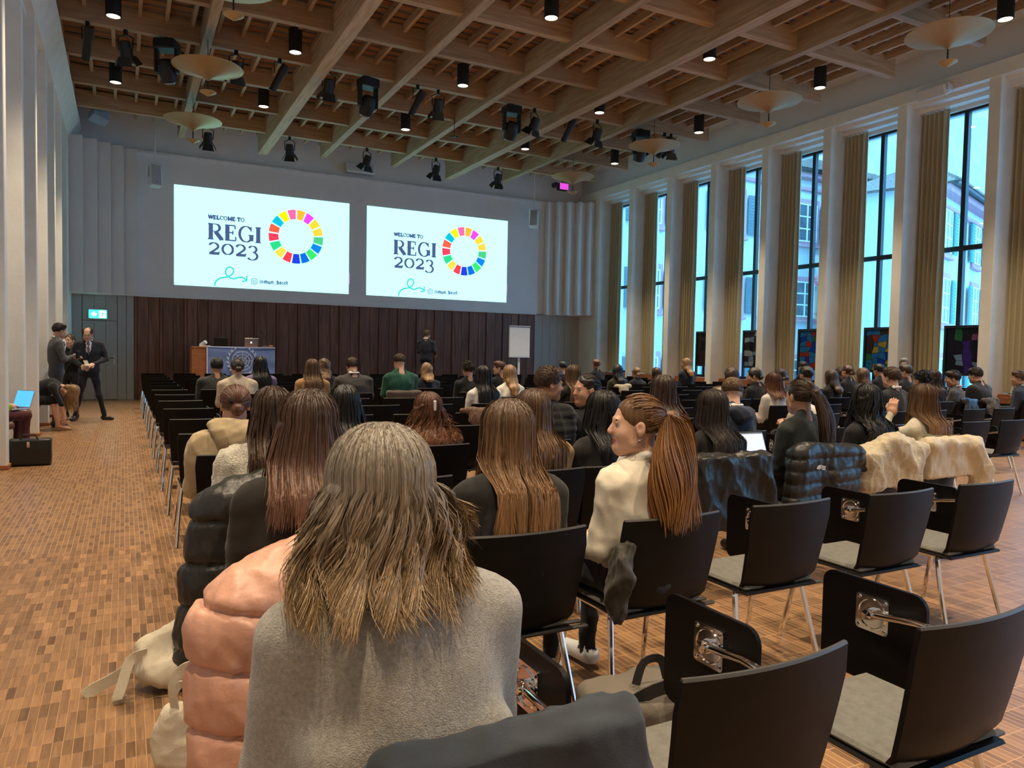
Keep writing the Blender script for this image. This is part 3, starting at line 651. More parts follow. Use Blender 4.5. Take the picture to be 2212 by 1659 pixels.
def laptop(name, loc, rz, label, lidcol, screen=None, logo=False, w=.33, d=.23, ang=105):
    t = empty(name, loc, rz); tag(t, label, 'laptop')
    MB().rbox(-w / 2, w / 2, -d / 2, d / 2, 0, .016, .004).build('keyboard_base', lidcol, t)
    MB().rbox(-w * .43, w * .43, -d * .1, d * .42, .0155, .0175, .0005).build('keys', M_BLACKMETAL, t)
    lid = MB().rbox(-w / 2, w / 2, -.004, .004, 0, d, .003).build('screen_lid', lidcol, t); lid.location = (0, d / 2, .016); lid.rotation_euler = (R(90 - ang), 0, 0)
    MB().box(-w * .47, w * .47, -.0055, -.004, .012, d - .012).build('display', screen or M_BLACKMETAL, lid)
    if logo:
        mb = MB(); mb.prism(arc(0, d * .5, .020, .022, 0, 360, 14), 1, .004, .0055); mb.prism([(0, d * .5 + .024), (.012, d * .5 + .034), (.006, d * .5 + .022)], 1, .004, .0055)
        mb.build('fruit_logo', emit('white_logo_glow', (0.9, 0.95, 1.0), 1.6), lid)
    return t
laptop('laptop', (2.93, 20.45, 1.445), PI, 'silver laptop with glowing fruit logo open on the podium', M_ALU, None, True)
laptop('laptop', (2.20, 20.5, 1.445), PI, 'black laptop open on the podium beside the microphone', M_BLACKMETAL)
for x, c, n in ((2.55, 0.0, 'thin gooseneck microphone standing upright between two laptops'), (3.32, -0.10, 'thin gooseneck microphone bending aside near the gavel')):
    m = MB().lathe([(0.0, 0.0), (0.05, 0.0), (0.05, 0.015), (0.0, 0.02)][::1], 14).tube([(0, 0, .01), (0, 0, .18), (c * .5, 0, .30), (c, 0, .38)], .008, 6).tube([(c, 0, .37), (c * 1.25, 0, .44)], .012, 8).build('gooseneck_microphone', M_BLACKMETAL, None, 40, (x, 20.35, 1.445)); tag(m, n, 'microphone')
m = empty('gavel', (3.42, 20.3, 1.445)); tag(m, 'small wooden gavel lying on the end of the podium', 'gavel')
MB().tube([(-.04, 0, .035), (.05, 0, .035)], [.032, .032], 12).build('gavel_head', M_CHERRY, m, 40); MB().tube([(0, 0, .035), (-.22, .05, .03)], .010, 8).build('gavel_handle', M_CHERRY, m, 40)
m = empty('desk_projector', (1.78, 20.35, 1.445)); tag(m, 'small tilted white desk device beside papers on the podium end', 'device')
b = MB().lathe([(0.0, -.10), (.05, -.09), (.05, .09), (0.0, .10)], 14).build('tube_body', M_WHITEPLASTIC, m, 40); b.location = (0, 0, .075); b.rotation_euler = (R(40), R(50), 0)
MB().rbox(-.10, .16, -.06, .06, 0, .03, .006).build('base', M_WHITEPLASTIC, m)
t = empty('flip_chart', (10.85, 20.35, 0.32)); tag(t, 'white flip chart with blank paper on a single leg stand', 'flip chart')
MB().rbox(-.36, .36, -.02, .02, .98, 1.94, .008).build('board', M_WHITEPLASTIC, t)
MB().box(-.345, .345, -.03, -.02, 1.02, 1.90).build('paper_pad', M_PAPER, t)
MB().tube([(-.36, -.03, 1.93), (.36, -.03, 1.93)], .022, 8).build('paper_clamp', M_ALU, t, 40); MB().rbox(-.37, .37, -.07, .0, .965, .985, .004).build('pen_tray', M_ALU, t)
MB().rbox(-.035, .035, .0, .04, .05, 1.0, .004).build('post', M_WHITEPLASTIC, t)
for a in range(3): f = MB().tube([(0, 0, .04), (.32, 0, .02)], .018, 8).build('foot', M_ALU, t, 40); f.location = (0, .02, 0); f.rotation_euler = (0, 0, R(90 + a * 120))

# ================================================================ OUTSIDE THE WINDOWS
M_FACADE = surf('white_house_render', (0.56, 0.60, 0.60), 0.9, noise=0.05, scale=1.2)
M_PINKSTONE = surf('pink_sandstone', (0.52, 0.26, 0.30), 0.85, noise=0.1)
M_GREENSHUT = surf('green_shutter_paint', (0.05, 0.26, 0.24), 0.6)
M_DARKSHUT = surf('grey_green_shutter_paint', (0.09, 0.15, 0.16), 0.6)
M_TILE = surf('brown_roof_tiles', (0.20, 0.15, 0.12), 0.9, noise=0.5, scale=9, bump=0.6, bscale=12, stretch=(1, 1, 3))
M_SASH = surf('white_sash_paint', (0.85, 0.88, 0.88), 0.6)
M_PANE = surf('dark_window_pane', (0.05, 0.08, 0.12), 0.08, noise=0.5, scale=3, spec=0.9)
M_CONC = surf('pale_grey_concrete', (0.50, 0.55, 0.58), 0.9, noise=0.15, scale=1.5)
def house_window(parent, x, z, w, h, shut, sides=(1, 1)):
    t = MB().rbox(x - w / 2 - .16, x + w / 2 + .16, -.09, .05, z - .20, z + h + .24, .02).build('window', M_PINKSTONE, parent)
    MB().box(x - w / 2, x + w / 2, -.105, -.085, z, z + h).build('pane', M_PANE, t)
    mb = MB()
    for a in (x - w / 2, x - .03, x + w / 2 - .06): mb.box(a, a + .06, -.125, -.10, z, z + h)
    for i in range(4): mb.box(x - w / 2, x + w / 2, -.122, -.10, z + h * i / 3 - .02, z + h * i / 3 + .03)
    mb.build('sash', M_SASH, t)
    MB().rbox(x - w / 2 - .22, x + w / 2 + .22, -.18, .0, z - .26, z - .16, .02).build('sill', M_PINKSTONE, t)
    for s, on in zip((-1, 1), sides):
        if on:
            x0 = x + s * (w / 2 + .20); x1 = x0 + s * w * .52; a, b_ = min(x0, x1), max(x0, x1)
            mb = MB().rbox(a, b_, -.16, -.10, z - .02, z + h + .02, .01)
            for i in range(12): mb.box(a + .05, b_ - .05, -.175, -.155, z + .06 + h * i / 12.5, z + .06 + h * (i + .6) / 12.5)
            mb.build('shutter', shut, t)
def house(loc, rz, L, zbase, zeave, rows, xs, shut, label, rise, w=1.15, D=9.0):
    t = empty('house', loc, rz); tag(t, label, 'building')
    MB().box(0, L, 0, D, zbase, zeave).build('facade_wall', M_FACADE, t)
    MB().rbox(-.3, L + .3, -.45, .1, zeave - .28, zeave - .02, .04).build('eaves_board', M_PINKSTONE, t)
    MB().rbox(-.2, L + .2, -.16, .0, zeave - .75, zeave - .60, .03).build('cornice_band', M_PINKSTONE, t)
    MB().tube([(-.4, -.62, zeave - .02), (L + .4, -.62, zeave - .02)], .10, 8).build('gutter', M_BLACKMETAL, t, 40)
    rf = MB().add([(-.5, -.7, zeave), (L + .5, -.7, zeave), (L - 3.5, D / 2, zeave + rise), (3.5, D / 2, zeave + rise), (-.5, D + .7, zeave), (L + .5, D + .7, zeave)], [(0, 1, 2, 3), (3, 2, 5, 4), (0, 3, 4), (1, 5, 2), (0, 4, 5, 1)]).build('roof', M_TILE, t)
    nr = 14
    for i in range(nr):
        f = (i + .5) / nr; x0 = -.5 + 4.0 * f; x1 = L + .5 - 4.0 * f
        MB().box(x0, x1, -.7 + (D / 2 + .7) * i / nr - .06, -.7 + (D / 2 + .7) * (i + 1) / nr, zeave + rise * i / nr + .02, zeave + rise * i / nr + .09).build('tile_course', M_TILE, rf)
    for (z, h) in rows:
        for x in xs: house_window(t, x, z, w, h, shut)
    return t
house((15.9, 22.75, 0), 0, 17.0, -3, 9.3, ((3.22, 1.45), (6.42, 1.55), (0.0, 1.35)), (1.6, 5.8, 10.0, 14.0), M_DARKSHUT, 'white town house with pink window surrounds and grey shutters beyond the windows', 2.4)
hb = house((26.0, 16.9, 0), R(19), 13.0, -3, 7.75, ((2.85, 1.6), (5.45, 1.5), (0.0, 1.5)), (1.0, 5.6, 9.6), M_GREENSHUT, 'white town house with green shutters and tiled roof beyond the windows', 1.7, 1.0, 3.2)
t = MB().box(38, 62, 26, 40, -3, 19).box(37.8, 62.2, 25.8, 40.2, 18.6, 20.2).build('concrete_tower', M_CONC); tag(t, 'pale grey concrete block rising behind the town houses', 'building')
g = MB().box(15.3, 70, -12, 60, -3.3, -3.0).build('courtyard_ground', M_CONC); g['kind'] = 'structure'
# ================================================================ SOFT SHAPES: smooth union of simple volumes, meshed on a grid
class Soft:
    def __init__(s): s.p = []
    def cap(s, a, b, ra, rb=None, lab=0, k=0.03, sx=1.0, op='+'):
        """tapered capsule; sx widens it along x"""
        s.p.append(('c', np.array(a, float), np.array(b, float), ra, ra if rb is None else rb, lab, k, sx, op)); return s
    def ell(s, c, r, lab=0, k=0.03, rot=None, op='+'):
        s.p.append(('e', np.array(c, float), np.array(r, float), rot, None, lab, k, 1.0, op)); return s
    def box(s, c, h, rad=0.02, lab=0, k=0.02, rot=None, op='+'):
        s.p.append(('b', np.array(c, float), np.array(h, float), rot, rad, lab, k, 1.0, op)); return s
    def chain(s, pts, rs, lab=0, k=0.03, sx=1.0):
        for i in range(len(pts) - 1): s.cap(pts[i], pts[i + 1], rs[i], rs[i + 1], lab, k, sx)
        return s
    def bounds(s, q):
        if q[0] == 'c':
            r = max(q[3], q[4]); sx = q[7]; lo = np.minimum(q[1], q[2]) - r; hi = np.maximum(q[1], q[2]) + r
            lo[0] = min(q[1][0], q[2][0]) - r * sx; hi[0] = max(q[1][0], q[2][0]) + r * sx; return lo, hi
        r = q[2].max() if q[3] is not None else q[2]
        r = r + (q[4] if q[0] == 'b' else 0)
        if q[3] is not None and q[0] == 'b': r = np.linalg.norm(q[2]) + q[4]
        return q[1] - r, q[1] + r
    def mesh(s, vox):
        add = [q for q in s.p if q[8] == '+']
        lo = np.min([s.bounds(q)[0] for q in add], 0) - 3 * vox; hi = np.max([s.bounds(q)[1] for q in add], 0) + 3 * vox
        n = np.ceil((hi - lo) / vox).astype(int) + 1
        ax = [lo[i] + vox * np.arange(n[i]) for i in range(3)]
        Fv = np.full(n, 0.5, np.float32); Bv = np.full(n, 9.0, np.float32); Lv = np.zeros(n, np.int8)
        for q in s.p:
            l, h = s.bounds(q); mg = q[6] + 2.5 * vox
            i0 = np.clip(np.floor((l - mg - lo) / vox).astype(int), 0, n - 1); i1 = np.clip(np.ceil((h + mg - lo) / vox).astype(int) + 1, 1, n)
            sl = tuple(slice(i0[i], i1[i]) for i in range(3))
            X = ax[0][sl[0]][:, None, None]; Y = ax[1][sl[1]][None, :, None]; Z = ax[2][sl[2]][None, None, :]
            if q[0] == 'c':
                a, b = q[1], q[2]; sx = q[7]
                dx, dy, dz = (X - a[0]) / sx, Y - a[1], Z - a[2]; bx, by, bz = (b[0] - a[0]) / sx, b[1] - a[1], b[2] - a[2]
                L2 = bx * bx + by * by + bz * bz + 1e-9
                t = np.clip((dx * bx + dy * by + dz * bz) / L2, 0, 1)
                d = np.sqrt((dx - t * bx) ** 2 + (dy - t * by) ** 2 + (dz - t * bz) ** 2) - (q[3] + (q[4] - q[3]) * t)
            else:
                P = [X - q[1][0], Y - q[1][1], Z - q[1][2]]
                if q[3] is not None:
                    m = q[3]; P = [m[0][i] * P[0] + m[1][i] * P[1] + m[2][i] * P[2] for i in range(3)]
                if q[0] == 'e':
                    r = q[2]; k0 = np.sqrt((P[0] / r[0]) ** 2 + (P[1] / r[1]) ** 2 + (P[2] / r[2]) ** 2) + 1e-6
                    k1 = np.sqrt((P[0] / r[0] ** 2) ** 2 + (P[1] / r[1] ** 2) ** 2 + (P[2] / r[2] ** 2) ** 2) + 1e-6
                    d = k0 * (k0 - 1) / k1
                else:
                    hh = q[2]; Q = [np.abs(P[i]) - hh[i] for i in range(3)]
                    d = np.sqrt(sum(np.maximum(w, 0) ** 2 for w in Q)) + np.minimum(np.maximum(np.maximum(Q[0], Q[1]), Q[2]), 0) - q[4]
            d = np.broadcast_to(d, Fv[sl].shape).astype(np.float32); f = Fv[sl]; k = q[6]
            if q[8] == '+':
                h_ = np.clip(0.5 + 0.5 * (f - d) / k, 0, 1); Fv[sl] = f * (1 - h_) + d * h_ - k * h_ * (1 - h_)
                bb = Bv[sl]; mk = d < bb; bb[mk] = d[mk]; ll = Lv[sl]; ll[mk] = q[5]
            else:
                e = -d; h_ = np.clip(0.5 - 0.5 * (f - e) / k, 0, 1); Fv[sl] = f * (1 - h_) + e * h_ + k * h_ * (1 - h_)
                if q[5]: ll = Lv[sl]; ll[np.abs(d) < 1.5 * vox] = q[5]
        return nets(Fv, Lv, lo, vox)
def nets(F, L, lo, vox):
    S = F < 0; n = np.array(F.shape)
    c = np.zeros(tuple(n - 1), np.int8)
    for i in (0, 1):
        for j in (0, 1):
            for k in (0, 1): c += S[i:n[0] - 1 + i, j:n[1] - 1 + j, k:n[2] - 1 + k]
    act = np.argwhere((c > 0) & (c < 8)); N = len(act)
    idx = np.full(tuple(n - 1), -1, np.int32); idx[act[:, 0], act[:, 1], act[:, 2]] = np.arange(N)
    cor = [(i, j, k) for i in (0, 1) for j in (0, 1) for k in (0, 1)]
    val = np.stack([F[act[:, 0] + i, act[:, 1] + j, act[:, 2] + k] for (i, j, k) in cor], 1)
    pos = np.zeros((N, 3)); cnt = np.zeros(N)
    for a in range(8):
        for b in range(a + 1, 8):
            d = [abs(cor[a][q] - cor[b][q]) for q in range(3)]
            if sum(d) != 1: continue
            va, vb = val[:, a], val[:, b]; m = (va < 0) != (vb < 0); t = np.where(m, va / np.where(m, va - vb, 1), 0)
            p = np.array(cor[a])[None, :] + t[:, None] * (np.array(cor[b]) - np.array(cor[a]))[None, :]
            pos[m] += p[m]; cnt[m] += 1
    V = lo + vox * (act + pos / cnt[:, None])
    # label of the corner nearest the surface, inside
    inn = np.argmin(np.where(val < 0, -val, 9), 1); co = np.array(cor)[inn]
    lab = L[act[:, 0] + co[:, 0], act[:, 1] + co[:, 1], act[:, 2] + co[:, 2]]
    Fs = []
    for axn in range(3):
        o = [q for q in range(3) if q != axn]
        sl0 = [slice(None)] * 3; sl1 = [slice(None)] * 3; sl0[axn] = slice(0, n[axn] - 1); sl1[axn] = slice(1, n[axn])
        A = S[tuple(sl0)]; B = S[tuple(sl1)]
        e = np.argwhere(A != B); e = e[(e[:, o[0]] > 0) & (e[:, o[1]] > 0) & (e[:, o[0]] < n[o[0]] - 1) & (e[:, o[1]] < n[o[1]] - 1)]
        if len(e) == 0: continue
        sg = A[e[:, 0], e[:, 1], e[:, 2]]
        def cell(da, db):
            q = e.copy(); q[:, o[0]] -= da; q[:, o[1]] -= db; return idx[q[:, 0], q[:, 1], q[:, 2]]
        quad = np.stack([cell(1, 1), cell(0, 1), cell(0, 0), cell(1, 0)], 1)
        fl = sg if axn != 1 else ~sg
        quad[~fl] = quad[~fl][:, ::-1]; Fs.append(quad)
    Q = np.concatenate(Fs); Q = Q[(Q >= 0).all(1)]
    return V, Q, lab
def vnorm(V, Q):
    a = V[Q[:, 2]] - V[Q[:, 0]]; b = V[Q[:, 3]] - V[Q[:, 1]]; fn = np.cross(a, b); N = np.zeros_like(V)
    for i in range(4): np.add.at(N, Q[:, i], fn)
    return N / (np.linalg.norm(N, axis=1, keepdims=True) + 1e-9)
def relax(V, Q, it=1, w=0.5):
    for _ in range(it):
        S = np.zeros_like(V); C = np.zeros(len(V))
        for i in range(4):
            j = (i + 1) % 4
            np.add.at(S, Q[:, i], V[Q[:, j]]); np.add.at(C, Q[:, i], 1); np.add.at(S, Q[:, j], V[Q[:, i]]); np.add.at(C, Q[:, j], 1)
        V = V * (1 - w) + w * S / np.maximum(C, 1)[:, None]
    return V
_wr = np.random.RandomState(5); _D = _wr.normal(size=(24, 3)); _D /= np.linalg.norm(_D, axis=1, keepdims=True); _PH = _wr.uniform(0, 6.28, 24)
def wrinkle(V, freq, seed=0, oct=3):
    """ridged folds; returns about -1..1"""
    out = np.zeros(len(V)); P = V + seed * 3.7; amp = 1.0; tot = 0
    for o in range(oct):
        w = np.zeros_like(P)
        for i in range(3): w[:, i] = np.sin(P @ _D[(o * 5 + i + seed) % 24] * freq * 0.7 + _PH[i + o])
        q = P + w * (0.55 / freq)
        for i in range(2):
            sv = np.sin(q @ _D[(o * 7 + i + 3 + seed) % 24] * freq * .5 + _PH[(i + o * 3) % 24]); out += amp * (1 - 2.6 * np.abs(sv) ** .75 + .25)
        tot += amp * 1.6; freq *= 1.9; amp *= 0.5
    return out / tot
def to_mesh(name, V, Q, mats, mi=None, smooth=True):
    me = bpy.data.meshes.new(name)
    nv, nq = len(V), len(Q)
    me.vertices.add(nv); me.vertices.foreach_set('co', np.asarray(V, np.float32).ravel())
    me.loops.add(nq * 4); me.loops.foreach_set('vertex_index', np.asarray(Q, np.int32).ravel())
    me.polygons.add(nq); me.polygons.foreach_set('loop_start', np.arange(0, nq * 4, 4, dtype=np.int32))
    try: me.polygons.foreach_set('loop_total', np.full(nq, 4, np.int32))
    except Exception: pass
    for m in mats: me.materials.append(m)
    if mi is not None: me.polygons.foreach_set('material_index', np.asarray(mi, np.int32))
    me.update(calc_edges=True); me.validate()
    me.polygons.foreach_set('use_smooth', np.full(len(me.polygons), smooth))
    return me
def set_col(me, C):
    a = me.color_attributes.new('col', 'FLOAT_COLOR', 'POINT'); a.data.foreach_set('color', np.concatenate([C, np.ones((len(C), 1))], 1).astype(np.float32).ravel())
def soft_obj(name, soft, vox, mats, parent=None, fold=0.0, ffreq=14, seed=0, sm=1, quilt=None):
    V, Q, lab = soft.mesh(vox); V = relax(V, Q, sm)
    if fold:
        N = vnorm(V, Q); V = V + N * (fold * wrinkle(V, ffreq, seed))[:, None]
    if quilt:
        N = vnorm(V, Q); V = V + N * quilt(V)[:, None]
    ms = mats if isinstance(mats, (list, tuple)) else [mats]
    o = link(name, to_mesh(name, V, Q, ms, lab[Q[:, 0]] if len(ms) > 1 else None), None, parent)
    return o
def rot3(rx=0, ry=0, rz=0): return np.array(Euler((R(rx), R(ry), R(rz)), 'XYZ').to_matrix())

# ---------------------------------------------------------------- hair: coloured by its own root-to-tip tone
def hair_mat():
    m, nt, b = new_mat('hair')
    at = node(nt, 'ShaderNodeAttribute', attribute_name='col'); tc = node(nt, 'ShaderNodeTexCoord'); mp = node(nt, 'ShaderNodeMapping'); mp.inputs['Scale'].default_value = (70, 70, 5)
    nt.links.new(tc.outputs['Object'], mp.inputs['Vector'])
    n = node(nt, 'ShaderNodeTexNoise'); n.inputs['Scale'].default_value = 2.0; n.inputs['Detail'].default_value = 3; nt.links.new(mp.outputs[0], n.inputs['Vector'])
    hs = node(nt, 'ShaderNodeHueSaturation'); mr = node(nt, 'ShaderNodeMapRange'); mr.inputs['To Min'].default_value = 0.6; mr.inputs['To Max'].default_value = 1.4
    nt.links.new(n.outputs['Fac'], mr.inputs['Value']); nt.links.new(mr.outputs[0], hs.inputs['Value']); nt.links.new(at.outputs['Color'], hs.inputs['Color']); nt.links.new(hs.outputs['Color'], b.inputs['Base Color'])
    b.inputs['Roughness'].default_value = 0.42; b.inputs['Specular IOR Level'].default_value = 0.45
    bp = node(nt, 'ShaderNodeBump'); bp.inputs['Strength'].default_value = 0.5; bp.inputs['Distance'].default_value = 0.006
    nt.links.new(n.outputs['Fac'], bp.inputs['Height']); nt.links.new(bp.outputs[0], b.inputs['Normal'])
    return m
M_HAIR = hair_mat()
def tubes(P, rad, col, name, parent, axis=None):
    """P (n,S,3) strands -> thin ribbons lying on the hair surface"""
    n, S, _ = P.shape
    T = np.zeros_like(P); T[:, 1:-1] = P[:, 2:] - P[:, :-2]; T[:, 0] = P[:, 1] - P[:, 0]; T[:, -1] = P[:, -1] - P[:, -2]
    T /= np.linalg.norm(T, axis=2, keepdims=True) + 1e-9
    if axis is None: axis = P.reshape(-1, 3).mean(0)
    A = P - np.asarray(axis); A[..., 2] *= np.where(A[..., 2] > 0, 1.0, 0.1)
    jit = np.random.RandomState(n).normal(size=(n, 1, 3)) * 0.5 * np.linalg.norm(A, axis=2).mean(); A = A + jit
    U = np.cross(T, A); U /= np.linalg.norm(U, axis=2, keepdims=True) + 1e-9
    V = np.stack([P - rad[..., None] * U, P + rad[..., None] * U], 2)
    i, s_ = np.meshgrid(np.arange(n), np.arange(S - 1), indexing='ij'); b = (i * S + s_) * 2
    Q = np.stack([b, b + 2, b + 3, b + 1], -1).reshape(-1, 4)
    me = to_mesh(name, V.reshape(-1, 3), Q, [M_HAIR]); set_col(me, np.repeat(col.reshape(-1, 3), 2, 0))
    return link(name, me, None, parent)
def grooves(zs, depth, sg=.010, puff=.012, wr=.004, axis=2):
    """quilting: sharp stitched seams at the heights zs, padded between, small gathers along the seams"""
    zs = sorted(zs)
    def f(V):
        d = np.min(np.abs(V[:, axis][:, None] - np.array(zs)[None, :]), 1)
        g = np.exp(-d / .028)
        return -depth * np.exp(-(d / sg) ** 2) + puff * np.tanh(d / .035) + wr * g * np.sin(V[:, 0] * 95 + 3 * np.sin(V[:, 1] * 40)) 
    return f
# ================================================================ CHAIRS
def plate(w0, w1, z0, z1, tilt, curve, th, nx=12, nz=7):
    """curved chair back: z0 bottom, z1 top"""
    vs = []; fs = []
    def pt(u, v, off):
        z = z0 + (z1 - z0) * v; w = w0 + (w1 - w0) * v
        cut = 0.0
        if v > 0.93: cut = 0.012 * ((v - .93) / .07) ** 2
        x = (w / 2 - cut) * u
        if v < 0.12: x *= 1 - 0.10 * ((.12 - v) / .12) ** 2
        y = tilt * (1 - v) ** 1.3 - curve * (1 - u * u) + off + (0.035 * ((.18 - v) / .18) ** 2 if v < .18 else 0)
        return (x, y, z)
    for off in (0, th):
        for j in range(nz):
            for i in range(nx): vs.append(pt(-1 + 2 * i / (nx - 1), (j / (nz - 1)) ** 1.0, off))
    n = nx * nz
    for j in range(nz - 1):
        for i in range(nx - 1):
            a = j * nx + i; fs.append((a, a + 1, a + nx + 1, a + nx)); fs.append((n + a, n + a + nx, n + a + nx + 1, n + a + 1))
    for i in range(nx - 1):
        fs.append((i, n + i, n + i + 1, i + 1)); a = (nz - 1) * nx + i; fs.append((a, a + 1, n + a + 1, n + a))
    for j in range(nz - 1):
        a = j * nx; fs.append((a, a + nx, n + a + nx, n + a)); a = j * nx + nx - 1; fs.append((a, n + a, n + a + nx, a + nx))
    return MB().add(vs, fs)
M_EDGE = surf('lighter_plywood_edge', (0.05, 0.045, 0.04), 0.5)  # tone lighter than the black plywood, for top edges and link bars
def rounded(y0, y1, z0, z1, r=.045, n=4):
    o = []
    for cy, cz, a in ((y1 - r, z1 - r, 0), (y0 + r, z1 - r, 90), (y0 + r, z0 + r, 180), (y1 - r, z0 + r, 270)):
        o += [(cy + r * math.cos(R(a + 90 * i / n)), cz + r * math.sin(R(a + 90 * i / n))) for i in range(n + 1)]
    return o
def leg_mb(s, f):
    return MB().tube([(s * .20, .40 if f else .13, .435), (s * .225, .445 if f else .08, .22), (s * .245, .49 if f else .02, .0)], .0125, 8)
C_BACK = plate(.43, .49, .415, .82, .075, .030, .014).mesh('backrest', 35); C_BACK.materials.append(M_BLACKPLY)
C_TOP = MB().tube([(-.232 + .464 * i / 12, .007 - .030 * (1 - (-1 + i / 6.0) ** 2), .8205) for i in range(13)], .0068, 6).mesh('top_edge', 40); C_TOP.materials.append(M_EDGE)
C_SEAT = MB().rbox(-.215, .215, .04, .47, .425, .440, .007).mesh('seat'); C_SEAT.materials.append(M_BLACKPLY)
C_CUSH = MB().rbox(-.208, .208, .06, .465, .439, .462, .010).mesh('seat_cushion'); C_CUSH.materials.append(M_SEAT)
C_LEGS = []
for s in (-1, 1):
    for f in (0, 1): me = leg_mb(s, f).mesh('leg', 40); me.materials.append(M_CHROME); C_LEGS.append(me)
C_RAIL = MB().tube([(-.20, .40, .425), (-.20, .13, .425), (.20, .13, .425), (.20, .40, .425), (-.20, .40, .425)], .011, 8).mesh('seat_rail', 40); C_RAIL.materials.append(M_CHROME)
C_TAB = MB().prism(rounded(.35, .735, .37, .71), 0, .328, .342).mesh('tablet', 30); C_TAB.materials.append(M_BLACKPLY)
C_PLATE = MB().prism(rounded(.475, .595, .545, .665, .012, 2), 0, .3225, .3285).mesh('mount_plate', 30); C_PLATE.materials.append(M_CHROME)
C_RING = MB().tube([(.321, .535 + .050 * math.cos(2 * PI * i / 20), .605 + .050 * math.sin(2 * PI * i / 20)) for i in range(21)], .0035, 6).mesh('mount_ring', 40); C_RING.materials.append(M_CHROME)
C_BOLT = MB().lathe([(0.0, -.005), (.006, -.003), (.006, 0)], 8, (.3225, 0, 0), 0).mesh('bolt', 40); C_BOLT.materials.append(M_CHROME)
C_ARM = MB().tube([(.225, .20, .43), (.232, .19, .54), (.238, .20, .625), (.246, .235, .650), (.268, .34, .645), (.305, .50, .612), (.324, .535, .606)], [.0115] * 6 + [.016], 10).mesh('arm_tube', 40); C_ARM.materials.append(M_CHROME)
C_HUB = MB().lathe([(0.0, -.034), (.017, -.030), (.021, -.012), (.021, .0)], 12, (.324, .535, .606), 0).mesh('swivel_hub', 40); C_HUB.materials.append(M_CHROME)
C_BAR = MB().rbox(.215, .32, .10, .125, .40, .412, .004).mesh('link_bar'); C_BAR.materials.append(M_EDGE)
def chair(x, y, near, label, group=None, rz=0.0):
    t = empty('audience_chair', (x, y, 0), rz); tag(t, label, 'chair', group)
    link('backrest', C_BACK, None, t); link('seat', C_SEAT, None, t)
    for m in C_LEGS: link('leg', m, None, t)
    tb = link('tablet', C_TAB, None, t)
    if near < 10: link('top_edge', C_TOP, None, t); link('seat_cushion', C_CUSH, None, t); link('arm_tube', C_ARM, None, t)
    if near < 6:
        link('seat_rail', C_RAIL, None, t); b = link('link_bar', C_BAR, None, t); b = link('link_bar', C_BAR, None, t); b.location.y = .05
        p = link('mount_plate', C_PLATE, None, tb); link('mount_ring', C_RING, None, tb); link('swivel_hub', C_HUB, None, tb)
        for dy in (.488, .582):
            for dz in (.558, .652): q = link('bolt', C_BOLT, None, tb); q.location = (0, dy, dz)
    return t

# ================================================================ PEOPLE
SKIN = {k: surf('skin_' + k, c, 0.55, noise=0.06, scale=12, bump=0.08, bscale=260, spec=0.4) for k, c in
        {'fair': (0.62, 0.36, 0.25), 'light': (0.54, 0.29, 0.19), 'olive': (0.42, 0.22, 0.13), 'brown': (0.20, 0.095, 0.052)}.items()}
M_LIP = surf('lips', (0.45, 0.16, 0.13), 0.45); M_EYE = surf('eye_white', (0.40, 0.36, 0.33), 0.45); M_IRIS = surf('dark_iris', (0.015, 0.010, 0.008), 0.2); M_SHOE = surf('black_shoe_leather', (0.012, 0.011, 0.011), 0.3)
TOP, LEG, SKN, SHOE, SHIRT, LIP, EYE, DARK, TIE = range(9)
def hand_template():
    s = Soft()
    s.box((0, .045, 0), (.030, .038, .006), .010, SKN, .015).cap((0, -.01, 0), (0, .02, 0), .026, .028, SKN, .02)
    for i, (l, x) in enumerate(((.070, .028), (.080, .0095), (.074, -.009), (.058, -.027))):
        b = (x, .085, 0); m = (x * 1.05, .085 + l * .45, -.014); e = (x * 1.0, .085 + l * .72, -.038)
        s.cap(b, m, .0095, .0088, SKN, .005); s.cap(m, e, .0088, .0072, SKN, .004)
    s.cap((.026, .018, -.006), (.052, .055, -.018), .013, .0105, SKN, .012); s.cap((.052, .055, -.018), (.050, .088, -.026), .0105, .008, SKN, .004)
    V, Q, l = s.mesh(.0058); return relax(V, Q, 1), Q
HV, HQ = hand_template()
def place_hand(w, d, up, mirror, scale=1.0):
    d = np.array(d, float); d /= np.linalg.norm(d); up = np.array(up, float); up -= d * (up @ d); up /= np.linalg.norm(up); x = np.cross(d, up)
    V = HV * scale
    if mirror: V = V * np.array([-1, 1, 1])
    Q = HQ[:, ::-1] if mirror else HQ
    return np.array(w) + V @ np.stack([x, d, up]), Q
